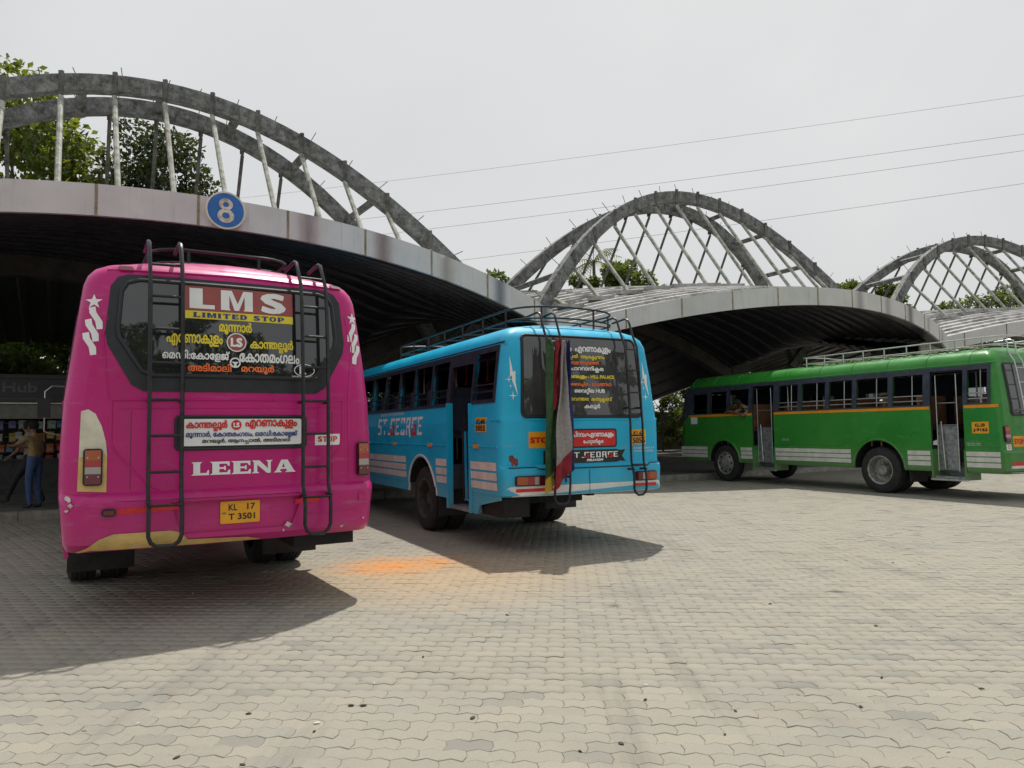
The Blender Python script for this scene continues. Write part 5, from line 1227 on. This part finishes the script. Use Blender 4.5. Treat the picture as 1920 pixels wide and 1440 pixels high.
# ------------------------------------------------------------------ trees, shrubs
def leaves(centers, radii, n, size, seed, flat=.25):
    g = np.random.default_rng(seed); k = len(centers); C = np.array(centers); Rr = np.array(radii)
    ids = g.choice(k, n, p=Rr ** 2 / (Rr ** 2).sum()); d = g.normal(size=(n, 3)); d /= np.linalg.norm(d, axis=1, keepdims=True)
    rad = Rr[ids] * g.uniform(.35, 1.08, n) ** .6; P = C[ids] + d * rad[:, None] * np.array([1, 1, .8])
    ax = d * .7 + g.normal(size=(n, 3)) * .75; ax[:, 2] -= .25; ax /= np.linalg.norm(ax, axis=1, keepdims=True)
    up = g.normal(size=(n, 3)); up[:, 2] += 1.3; sd_ = np.cross(ax, up); sd_ /= np.linalg.norm(sd_, axis=1, keepdims=True) + 1e-6; nn = np.cross(sd_, ax)
    L_ = size * g.uniform(.6, 1.25, n)[:, None]; Wd = L_ * .28
    base = P; tip = P + ax * L_ - nn * L_ * .12; m1 = P + ax * L_ * .5 + sd_ * Wd + nn * L_ * .06; m2 = P + ax * L_ * .5 - sd_ * Wd + nn * L_ * .06
    V = np.stack([base, m1, tip, m2], 1).reshape(-1, 3); b = np.arange(n)[:, None] * 4
    return V, (b + np.array([[0, 1, 2, 3]]))
def tree(name, loc, height, crown_z, rx, rz, n, size, mt, seed, label, group=None, clumps=26, cat='tree', trunk_r=.16, skew=(0, 0)):
    rd = random.Random(seed); o = empty(name, loc); tag(o, label, cat, group)
    C, Rr = [], []
    for i in range(clumps):
        while True:
            p = (rd.uniform(-1, 1), rd.uniform(-1, 1), rd.uniform(-1, 1))
            if sum(q * q for q in p) < 1: break
        f = 1.0 if i else 0
        C.append((p[0] * rx * .95 + skew[0] * p[2], p[1] * rx * .95, crown_z + p[2] * rz * .92)); Rr.append(min(rx, rz) * rd.uniform(.12, .36))
    V, Q = leaves(C, Rr, n, size, seed); link('crown', np_mesh('crown', V, quads=Q), M[mt], o)
    if trunk_r:
        mb = MB(); top = crown_z + rz * .3; mb.tube([(0, 0, -.1), (.06 * rd.uniform(-1, 1), .05, top * .35), (.15 * rd.uniform(-1, 1), .1, top * .7), (.1, .0, top)], trunk_r, 9, r1=trunk_r * .35); mb.build('trunk', M['bark'], o)
        for c_ in C[:10]:
            z0 = rd.uniform(.45, .85) * top; mb = MB(); mb.tube([(.05, .05, z0), (c_[0] * .5, c_[1] * .5, z0 + (c_[2] - z0) * .6), c_], trunk_r * .32, 6, r1=.012); mb.build('limb', M['bark'], o)
    return o
def px(u, v, Y):
    th = math.atan(88 / 1400); d = Vector(((u - 960) / 1400, 1, 0)); hz = 808 - .0135 * (u - 960)
    return Vector((d.x * Y, Y, CAM_H + (hz - v) / 1400 * Y))
tree('broadleaf_tree', (-20.0, 29.5, 0), 16, 8.8, 4.5, 7.6, 20000, .36, 'leaf_big', 11, 'tall sunlit broad-leaved tree behind the near canopy, beside the darker tree', clumps=95, trunk_r=.25)
tree('evergreen_tree', (-14.7, 31.0, 0), 14, 10.2, 2.8, 4.7, 20000, .23, 'leaf_dark', 12, 'dark glossy evergreen tree seen under the arch of the near canopy', clumps=80, trunk_r=.2)
tree('evergreen_tree', (-18.4, 33.0, 0), 13, 10.4, 1.7, 2.8, 4000, .25, 'leaf_dark', 13, 'small dark treetop between the sunlit tree and the dark evergreen', clumps=18)
tree('evergreen_tree', (-12.9, 34.0, 0), 12, 9.9, 1.7, 2.8, 4000, .26, 'leaf_dark', 14, 'low dark treetop peeping over the fascia by the number 8 sign', clumps=18)
TG = 'treetops behind the canopies'
tree('roadside_tree', (-1.3, 45, 0), 11, 9.3, 1.8, 1.9, 2600, .28, 'leaf_mid', 15, 'small round treetop above the junction of the near and middle canopies', TG, 14)
tree('roadside_tree', (8.6, 50, 0), 13, 10.4, 2.9, 2.7, 8000, .3, 'leaf_mid', 16, 'leafy green tree inside the arch of the middle canopy, beside the palm', TG, 24)
tree('roadside_tree', (5.2, 49, 0), 11, 9.9, 2.4, 1.8, 5200, .3, 'leaf_mid', 17, 'low leafy tree below the palm inside the middle arch', TG, 18)
tree('roadside_tree', (22.9, 50, 0), 11, 9.6, 2.2, 2.0, 4200, .3, 'leaf_mid', 18, 'bushy tree between the middle and far canopies, left of the far arch', TG, 20)
tree('roadside_tree', (26.0, 50, 0), 10, 9.1, 1.8, 2.0, 3200, .3, 'leaf_mid', 19, 'lower bushy tree at the foot of the far arch', TG, 16)
tree('roadside_tree', (33.2, 52, 0), 11.5, 9.3, 3.3, 2.6, 5200, .3, 'leaf_mid', 20, 'wide green tree inside the far arch above the green bus', TG, 22)
def palm(loc, h, fl, label):
    rd = random.Random(5); o = empty('palm_tree', loc); tag(o, label, 'palm tree')
    mb = MB(); mb.tube([(0, 0, -.1), (.2, 0, h * .5), (.1, 0, h)], .2, 9, r1=.13); mb.build('trunk', M['bark'], o)
    for k in range(17):
        az = 2 * math.pi * k / 17 + rd.uniform(-.2, .2); el = rd.uniform(-.3, 1.2); V, F = [], []
        for i in range(14):
            f = i / 13; r_ = fl * f * math.cos(el * (1 - .3 * f)); z = h + fl * (math.sin(el) * f - .62 * f * f)
            p = Vector((.1 + r_ * math.cos(az), r_ * math.sin(az), z)); sd_ = Vector((-math.sin(az), math.cos(az), 0)); ll = fl * .24 * math.sin(math.pi * min(.97, f * .9 + .08))
            for sg in (-1, 1):
                b = len(V); fwd = Vector((math.cos(az), math.sin(az), 0)); V += [p, p + sd_ * sg * ll + fwd * ll * .5 - Vector((0, 0, ll * .6)), p + fwd * fl * .035]; F.append((b, b + 1, b + 2))
        mb = MB(); mb.add(V, F); mb.tube([Vector((.1 + fl * f * math.cos(el * (1 - .3 * f)) * math.cos(az), fl * f * math.cos(el * (1 - .3 * f)) * math.sin(az), h + fl * (math.sin(el) * f - .62 * f * f))) for f in (0, .3, .6, .95)], .025, 5); mb.build('frond', M['leaf_palm'], o, smooth=None, fix=False)
palm((6.9, 62, 0), 15.6, 3.0, 'grey-green coconut palm inside the arch of the middle canopy')
rd_ = random.Random(3)
for i in range(23):
    s = -18.5 + 2.4 * i; p = row(s, 17.0 + rd_.uniform(0, 1.8), 0); h = rd_.uniform(5.2, 8.2)
    tree('shrub', (p.x, p.y, 0.05), h, h * .52, 2.0, h * .5, 6500, .17, ('leaf_mid', 'leaf_big', 'leaf_dark')[i % 3], 40 + i, ('mid green leafy shrub in the hedge behind the canopies', 'yellow-green shrub in the hedge behind the canopies', 'dark shrub in the hedge behind the canopies')[i % 3], 'shrubs in the hedge behind the canopies', 20, 'shrub', .06)
wl = MB(); c = [row(-40, 20.2, 0), row(42, 20.2, 0), row(42, 20.45, 0), row(-40, 20.45, 0)]; wl.hexa([(p.x, p.y, 0) for p in c] + [(p.x, p.y, 2.6) for p in c])
tag(wl.build('boundary_wall', mat('mossy_boundary_wall', (.09, .085, .07), .9, var=.3, vscale=2, bmp=.4, bscale=8), smooth=None), 'long mossy boundary wall behind the hedge', 'wall')
for i, (s, t, h) in enumerate(((2.6, 10.2, 4.0), (4.6, 9.4, 4.4), (6.6, 10.0, 4.2), (8.6, 10.6, 4.6), (10.6, 10.2, 4.0))):
    p = row(s, t, PLAT_Z); tree('planted_shrub', p, h, h * .52, 1.5, h * .48, 4200, .17, 'leaf_dark' if i % 2 else 'leaf_mid', 70 + i, 'dark shrub on the platform between the blue and green buses', 'planted shrubs under the middle canopy', 14, 'shrub', .05)
for i, (x, y) in enumerate(((3, -21), (8.5, -18), (13.5, -14.5), (18, -10.5), (22, -6), (26, -1.5))):
    tree('yard_tree', (x, y, 0), 11, 6.6 + .6 * (i % 3), 3.6, 4.4, 3600, .42, 'leaf_mid', 90 + i, 'green tree across the yard, reflected in the bus windows', 'trees across the yard', 16)

# ------------------------------------------------------------------ kiosk at the left
def kiosk():
    p = row(-13.6, 4.9, PLAT_Z); o = empty('kiosk', p, PHI); tag(o, 'dark shop kiosk with unlit black sign board, left of the pink bus', 'shop')
    dk = mat('dark_kiosk_board', (.012, .012, .018), .35, var=.2); gr = mat('grey_shutter_box', (.2, .2, .18), .6, var=.15); wl = mat('kiosk_wall', (.05, .048, .05), .8, var=.2)
    W2 = 2.9
    b = MB(); b.box(-W2, W2, 1.6, 1.75, 0, 2.75); b.build('back_wall', wl, o, smooth=None)
    for x in (-W2, W2 - .12):
        b = MB(); b.box(x, x + .12, 0, 1.59, 0, 2.75); b.build('side_wall', wl, o, smooth=None)
    b = MB(); b.box(-W2 - .1, W2 + .1, -.25, 1.9, 2.752, 2.85); b.build('roof', dk, o, smooth=None)
    b = MB(); b.box(-W2, W2, -.2, -.1, 2.17, 2.75); b.build('sign_board', dk, o, smooth=None)
    b = MB(); b.box(-W2, W2, -.12, .2, 1.80, 2.168); b.build('shutter_box', gr, o, smooth=None)
    b = MB(); b.box(-W2, W2, -.23, -.2, 2.155, 2.175); b.build('trim', M['silver'], o, smooth=None)
    b = MB(); b.box(-W2 + .13, W2 - .13, .02, .5, 0, .8); b.box(-W2 + .13, W2 - .13, -.03, .55, .8, .84); b.build('counter', wl, o, smooth=None)
    for z in (1.0, 1.35, 1.7):
        b = MB(); b.box(-W2 + .14, W2 - .14, 1.2, 1.58, z, z + .03); b.build('shelf', gr, o, smooth=None)
    sf = lambda a, b_, off: Vector((a, -.2 - off, b_)); lt = mat('dull_sign_letter', (.14, .13, .14), .5, var=.1)
    decal('lettering', fit(text2d('ty Hub', 0.02), (.55, 2.35, 1.72, 2.66)), sf, .006, lt, o); decal('underline', poly_tris([(.5, 2.27), (1.8, 2.27), (1.8, 2.28), (.5, 2.28)]), sf, .006, lt, o)
    cols = [(.2, .25, .22), (.28, .04, .03), (.1, .2, .17), (.3, .22, .05), (.12, .1, .22), (.35, .33, .3), (.3, .1, .02), (.05, .12, .2)]
    ms = [mat('packet_%d' % i, c_, .4, var=.3, vscale=14) for i, c_ in enumerate(cols)]
    kinds = ['teal', 'red', 'dark green', 'mustard', 'violet', 'pale', 'orange', 'blue']; rd = random.Random(9); Mw = Matrix.Translation(p) @ Matrix.Rotation(PHI, 4, 'Z')
    for r_ in range(4):
        for k in range(12):
            i = rd.randrange(8); x = .0 + .2 * k + rd.uniform(-.04, .04); z = 1.76 - .27 * r_ - rd.uniform(0, .05); w_, h = rd.uniform(.07, .095), rd.uniform(.18, .24)
            m_ = MB(); y = -.03 + .06 * r_
            m_.add([(-w_, 0, 0), (w_, 0, 0), (w_ * 1.05, 0, -h), (-w_ * 1.05, 0, -h), (-w_ * .8, -.045, -h * .3), (w_ * .8, -.045, -h * .3), (w_ * .85, -.05, -h * .85), (-w_ * .85, -.05, -h * .85), (-w_ * .9, .03, -h * .5), (w_ * .9, .03, -h * .5)], [(0, 1, 5, 4), (4, 5, 6, 7), (7, 6, 2, 3), (0, 4, 7, 3), (1, 2, 6, 5), (0, 8, 9, 1), (8, 3, 2, 9), (0, 3, 8), (1, 9, 2)])
            m_.tube([(0, 0, 0), (0, .0, .06)], .004, 4)
            q = m_.build('hanging_packet', ms[i], None, smooth=50); q.matrix_world = Mw @ Matrix.Translation((x, y, z)); tag(q, '%s packet hanging in the kiosk front' % kinds[i], 'packet', 'packets hanging in the kiosk')
    return o
kiosk()

# ------------------------------------------------------------------ people
def person(name, loc, rz, J, E, lab, label, root='pelvis', scale=1.0, hair=None):
    """one skinned surface grown from joints J {name: (x, y, z, radius, zone)} along edges E"""
    bm = bmesh.new(); sk = bm.verts.layers.skin.verify(); V = {}
    for k, (x, y, z, r_, zn) in J.items():
        v = bm.verts.new((x, y, z)); rr = r_ if isinstance(r_, tuple) else (r_, r_); v[sk].radius = rr; v[sk].use_root = (k == root); V[k] = v
    for a, b in E: bm.edges.new((V[a], V[b]))
    m = bpy.data.meshes.new('tmp'); bm.to_mesh(m); bm.free(); o = bpy.data.objects.new('tmp', m); TS.collection.objects.link(o)
    md = o.modifiers.new('s', 'SKIN'); md.use_smooth_shade = True; md.branch_smoothing = .6; o.modifiers.new('u', 'SUBSURF').levels = 2
    me = evaluate(o, name); bpy.data.objects.remove(o); me.materials.clear()
    zones = list(dict.fromkeys(v[4] for v in J.values())); 
    for z in zones: me.materials.append(M[z])
    Fc = np.zeros(len(me.polygons) * 3); me.polygons.foreach_get('center', Fc); Fc = Fc.reshape(-1, 3); bd = np.full(len(Fc), 9.); bz = np.zeros(len(Fc), int)
    for a, b in E:
        A, d = np.array(J[a][:3]), np.array(J[b][:3]) - np.array(J[a][:3]); t = np.clip((Fc - A) @ d / max(d @ d, 1e-9), 0, 1); dd = np.linalg.norm(Fc - A - t[:, None] * d, axis=1)
        up_ = dd < bd; bd[up_] = dd[up_]; bz[up_] = np.where(t < .5, zones.index(J[a][4]), zones.index(J[b][4]))[up_]
    me.polygons.foreach_set('material_index', bz)
    finish(me, 60); ob = link(name, me, None); ob.location = loc; ob.rotation_euler = (0, 0, rz); ob.scale = (scale,) * 3; tag(ob, label, 'person')
    hd = Vector(J['head'][:3]); nk = Vector(J['neck'][:3]); up = (hd - nk).normalized()
    mb = MB(); q = up.to_track_quat('Z', 'Y').to_matrix().to_4x4()
    mb.lathe([(0, .112), (.05, .106), (.083, .075), (.098, .025), (.096, -.03), (.082, -.07)], 16, Matrix.Translation(hd + Vector((0, -.018, .0))) @ q @ Matrix.Rotation(R(-90), 4, 'Y') @ Matrix.Diagonal((1, .86, 1, 1))); h = mb.build('hair', M['hair'], ob, smooth=60)
    f = Vector(J['nose'][:3]) if 'nose' in J else None
    return ob
def hand(J, E, key, wrist, d, side_v, z='skin'):
    """palm and five bent fingers beyond a wrist joint; d = pointing direction, side_v = across the palm"""
    w_ = Vector(J[wrist][:3]); d = Vector(d).normalized(); s = Vector(side_v).normalized(); n = d.cross(s)
    J[key + 'p'] = (*(w_ + d * .075), (.034, .02), z); E.append((wrist, key + 'p'))
    for i, (o_, l) in enumerate(((-.03, .07), (-.01, .08), (.01, .076), (.03, .06))):
        a = w_ + d * .1 + s * o_; J[key + 'f%d' % i] = (*(a + d * .03), .009, z); J[key + 'g%d' % i] = (*(a + d * (.03 + l * .6) - n * .025), .008, z); E += [(key + 'p', key + 'f%d' % i), (key + 'f%d' % i, key + 'g%d' % i)]
    J[key + 't'] = (*(w_ + d * .05 + s * -.045), .010, z); J[key + 'u'] = (*(w_ + d * .085 + s * -.06 - n * .012), .009, z); E += [(key + 'p', key + 't'), (key + 't', key + 'u')]
def standing(legs, arms, shirt, trouser, shoe='darkcloth', lean=0.0, head_d=(0, .03)):
    k = shirt; t = trouser
    J = {'pelvis': (0, 0, .95, (.15, .11), t), 'waist': (0, lean * .3, 1.08, (.145, .11), k), 'chest': (0, lean * .7, 1.29, (.165, .115), k), 'nb': (0, lean, 1.45, (.08, .07), k), 'neck': (0, lean + head_d[1] * .4, 1.51, .052, 'skin'), 'jaw': (0, lean + head_d[1] + .02, 1.565, (.062, .075), 'skin'), 'head': (0, lean + head_d[1], 1.64, (.078, .094), 'skin'), 'crown': (0, lean + head_d[1] - .01, 1.715, (.06, .07), 'skin'), 'nose': (0, lean + head_d[1] + .115, 1.61, .014, 'skin')}
    E = [('pelvis', 'waist'), ('waist', 'chest'), ('chest', 'nb'), ('nb', 'neck'), ('neck', 'jaw'), ('jaw', 'head'), ('head', 'crown'), ('jaw', 'nose')]
    for sd_, nm in ((-1, 'l'), (1, 'r')):
        kn, an = legs[nm]; J[nm + 'hip'] = (sd_ * .095, 0, .86, .098, t); J[nm + 'kn'] = (sd_ * .1, *kn, .068, t); J[nm + 'an'] = (sd_ * .1, *an, .048, t); J[nm + 'he'] = (sd_ * .1, an[0] - .02, an[1] - .055, .038, shoe); J[nm + 'to'] = (sd_ * .11, an[0] + .16, an[1] - .062, (.042, .03), shoe)
        E += [('pelvis', nm + 'hip'), (nm + 'hip', nm + 'kn'), (nm + 'kn', nm + 'an'), (nm + 'an', nm + 'he'), (nm + 'he', nm + 'to')]
        el, wr = arms[nm]; J[nm + 'sh'] = (sd_ * .185, lean, 1.40, .062, k); J[nm + 'up'] = tuple((np.array([sd_ * .2, lean, 1.38]) * .45 + np.array(el) * .55)) + (.056, k); J[nm + 'el'] = (*el, .043, 'skin'); J[nm + 'wr'] = (*wr, .028, 'skin')
        E += [('chest', nm + 'sh'), (nm + 'sh', nm + 'up'), (nm + 'up', nm + 'el'), (nm + 'el', nm + 'wr')]
        d = np.array(wr) - np.array(el); hand(J, E, nm + 'h', nm + 'wr', d, (0, 0, 1) if abs(d[2]) < .12 else (0, 1, .1))
    return J, E
J, E = standing({'l': ((.04, .50), (.0, .085)), 'r': ((.02, .50), (-.04, .085))}, {'l': ((-.24, .22, 1.25), (-.1, .45, 1.24)), 'r': ((.22, .22, 1.2), (.1, .46, 1.22))}, 'khaki', 'jeans', lean=.03)
person('person', (-9.22, 14.45, PLAT_Z + .012), R(82), J, E, None, 'person in khaki shirt and blue jeans, arms held forward, by the kiosk', scale=.955)
J, E = standing({'l': ((.24, .52), (.42, .12)), 'r': ((.02, .50), (-.22, .10))}, {'l': ((-.24, .1, 1.12), (-.2, .3, 1.0)), 'r': ((.24, -.1, 1.12), (.22, -.02, .88))}, 'clothgrey', 'darkcloth', lean=.06)
person('person', (-9.75, 15.15, PLAT_Z + .03), R(88), J, E, None, 'person in dark trousers striding behind the one in khaki', scale=.95)
def in_bus(c0, th): return lambda x, y, z: Vector(c0) + Vector((math.cos(R(th)) * x - math.sin(R(th)) * y, math.sin(R(th)) * x + math.cos(R(th)) * y, z))
# man leaning out of the green bus, forearms over the sill
J = {'pelvis': (.30, -.05, .56, (.14, .12), 'darkcloth'), 'waist': (.16, -.04, .74, (.13, .11), 'khaki'), 'chest': (.02, 0, .90, (.15, .12), 'khaki'), 'nb': (-.10, .06, 1.04, .07, 'khaki'), 'neck': (-.15, .10, 1.085, .05, 'skin'), 'jaw': (-.21, .15, 1.08, (.06, .066), 'skin'), 'head': (-.22, .17, 1.15, (.08, .085), 'skin'), 'crown': (-.22, .17, 1.215, .06, 'skin'), 'nose': (-.31, .23, 1.09, .014, 'skin'),
     'lsh': (-.06, .20, .99, .06, 'khaki'), 'lup': (-.20, .22, .92, .052, 'khaki'), 'lel': (-.29, .26, .86, .042, 'skin'), 'lwr': (-.30, .48, .93, .028, 'skin'),
     'rsh': (-.06, -.16, .99, .062, 'khaki'), 'rup': (-.19, -.15, .87, .056, 'khaki'), 'rel': (-.30, -.10, .76, .044, 'skin'), 'rwr': (-.32, .16, .88, .03, 'skin'),
     'lhip': (.34, .08, .50, .09, 'darkcloth'), 'lkn': (.20, .34, .45, .065, 'darkcloth'), 'lan': (.22, .36, .08, .05, 'darkcloth'), 'rhip': (.34, -.16, .50, .09, 'darkcloth'), 'rkn': (.12, -.12, .45, .065, 'darkcloth'), 'ran': (.14, -.12, .08, .05, 'darkcloth')}
E = [('pelvis', 'waist'), ('waist', 'chest'), ('chest', 'nb'), ('nb', 'neck'), ('neck', 'jaw'), ('jaw', 'head'), ('head', 'crown'), ('jaw', 'nose')]
for n_ in 'lr': E += [('chest', n_ + 'sh'), (n_ + 'sh', n_ + 'up'), (n_ + 'up', n_ + 'el'), (n_ + 'el', n_ + 'wr'), ('pelvis', n_ + 'hip'), (n_ + 'hip', n_ + 'kn'), (n_ + 'kn', n_ + 'an')]
hand(J, E, 'lh', 'lwr', (-.03, .8, -.45), (1, 0, .1)); hand(J, E, 'rh', 'rwr', (-.02, .9, .1), (0, -.1, 1))
person('person', in_bus((10.52, 14.86, 0), 26.5)(-.97, 6.98, 1.05), R(26.5), J, E, None, 'man in khaki shirt leaning his forearms out of the green bus window')
# passenger in the blue bus
J = {'pelvis': (0, -.02, .52, (.15, .12), 'pinkcloth'), 'waist': (0, -.04, .68, (.13, .11), 'pinkcloth'), 'chest': (0, -.03, .88, (.15, .11), 'pinkcloth'), 'nb': (0, 0, 1.02, .06, 'pinkcloth'), 'neck': (0, .01, 1.08, .048, 'skin'), 'jaw': (0, .05, 1.13, (.058, .068), 'skin'), 'head': (0, .03, 1.2, (.076, .088), 'skin'), 'crown': (0, .02, 1.27, .06, 'skin'), 'nose': (0, .14, 1.17, .013, 'skin'),
     'lsh': (-.17, -.02, .96, .058, 'pinkcloth'), 'lup': (-.24, .03, .86, .052, 'pinkcloth'), 'lel': (-.30, .10, .78, .046, 'pinkcloth'), 'lwr': (-.36, .32, .90, .028, 'skin'), 'rsh': (.17, -.02, .96, .058, 'pinkcloth'), 'rup': (.2, .02, .84, .052, 'pinkcloth'), 'rel': (.2, .08, .73, .042, 'skin'), 'rwr': (.1, .28, .68, .028, 'skin'),
     'lhip': (-.1, .08, .5, .09, 'pinkcloth'), 'lkn': (-.11, .42, .48, .07, 'pinkcloth'), 'lan': (-.11, .40, .1, .05, 'pinkcloth'), 'rhip': (.1, .08, .5, .09, 'pinkcloth'), 'rkn': (.11, .42, .48, .07, 'pinkcloth'), 'ran': (.11, .40, .1, .05, 'pinkcloth')}
E = [('pelvis', 'waist'), ('waist', 'chest'), ('chest', 'nb'), ('nb', 'neck'), ('neck', 'jaw'), ('jaw', 'head'), ('head', 'crown'), ('jaw', 'nose')]
for n_ in 'lr': E += [('chest', n_ + 'sh'), (n_ + 'sh', n_ + 'up'), (n_ + 'up', n_ + 'el'), (n_ + 'el', n_ + 'wr'), ('pelvis', n_ + 'hip'), (n_ + 'hip', n_ + 'kn'), (n_ + 'kn', n_ + 'an')]
hand(J, E, 'lh', 'lwr', (-.1, .9, .2), (1, 0, .1)); hand(J, E, 'rh', 'rwr', (-.2, .9, -.1), (1, 0, 0))
person('person', in_bus((.935, 9.5, 0), 26.5)(-.72, 3.66, 1.04), R(26.5), J, E, None, 'passenger in pink seated at an open window of the blue bus')

# ------------------------------------------------------------------ overhead wires on two poles
def pole(x, y, h, label, arms):
    o = empty('power_pole', (x, y, 0)); tag(o, label, 'pole'); mb = MB(); mb.tube([(0, 0, -.3), (0, 0, h)], .28, 10, r1=.14); mb.build('mast', M['hangerdark'], o)
    for z in arms:
        mb = MB(); mb.box(-.9, .9, -.06, .06, z - .07, z + .07); mb.build('cross_arm', M['steel'], o, smooth=None)
LZ, RZ = (22.8, 19.55, 17.8, 14.3), (23.7, 21.2, 20.2, 18.2)
pole(-38, 70, 23.2, 'tall power pole hidden behind the near canopy trees', [z - .1 for z in LZ]); pole(46.3, 45, 24.1, 'tall power pole beyond the far canopy', [z - .1 for z in RZ])
for i, (a, b) in enumerate(zip(LZ, RZ)):
    mb = MB(); mb.tube([(-38 + 84.3 * k / 24, 70 - 25 * k / 24, a + (b - a) * k / 24 - .5 * math.sin(math.pi * k / 24)) for k in range(25)],   .012 if i else .010, 5)
    tag(mb.build('power_line', M['wire'], None), ('topmost thin power line crossing the sky', 'second power line from the top crossing the sky', 'third power line from the top crossing the sky', 'lowest power line crossing the sky over the canopies')[i], 'wire', 'power lines')

# ------------------------------------------------------------------ scraps on the paving
paper = mat('scrap_paper', (.7, .7, .68), .6, var=.1); leafm = mat('dry_leaf', (.06, .045, .028), .8, var=.3)
rd_ = random.Random(21)
def ground_pt(u, v):
    hz = 808 - .0135 * (u - 960); Y = CAM_H * 1400 / (v - hz) * (1.0); return Vector(((u - 960) / 1400 * Y, Y, 0))
spots = [(268, 1343, 0), (170, 1355, 0), (590, 1357, 1), (595, 1342, 0), (657, 1310, 1), (680, 1310, 1), (700, 1270, 0), (365, 1108, 0), (470, 1325, 1), (1197, 1274, 0), (1360, 1320, 1), (1196, 1300, 1), (1340, 1362, 1), (1476, 1290, 0), (1812, 1280, 1), (1624, 1167, 1), (945, 1147, 1), (1745, 1392, 0), (1590, 1312, 1), (340, 1403, 1), (1150, 1378, 1), (1630, 1260, 1), (790, 1223, 1), (1430, 1127, 1), (1660, 1052, 1), (1075, 1392, 1), (460, 1416, 1), (880, 1332, 1)]
for u, v, k in spots:
    p = ground_pt(u, v); n = 7; r_ = rd_.uniform(.005, .013) if k else rd_.uniform(.007, .013); an = rd_.uniform(0, 6.28); mb = MB()
    pts = [(r_ * (1.7 if k else 2.0) * math.cos(2 * math.pi * i / n) * rd_.uniform(.8, 1.1), r_ * (.8 if k else .5) * math.sin(2 * math.pi * i / n) * rd_.uniform(.7, 1.2)) for i in range(n)]
    mb.add([(x, y, .0035 + rd_.uniform(0, .004)) for x, y in pts] + [(x * .9, y * .9, .0015) for x, y in pts] + [(0, 0, .011)], [(i, (i + 1) % n, 2 * n) for i in range(n)] + [(n + i, n + (i + 1) % n, (i + 1) % n, i) for i in range(n)] + [tuple(range(n, 2 * n))[::-1]])
    o = mb.build('dry_leaf' if k else 'paper_scrap', leafm if k else paper, None, smooth=50); o.location = p; o.rotation_euler = (0, 0, an)
    tag(o, 'small dark dry leaf lying on the paving' if k else 'tiny white paper scrap lying on the paving', 'leaf' if k else 'litter', 'dry leaves on the paving' if k else 'paper scraps on the paving')

bpy.data.scenes.remove(TS)
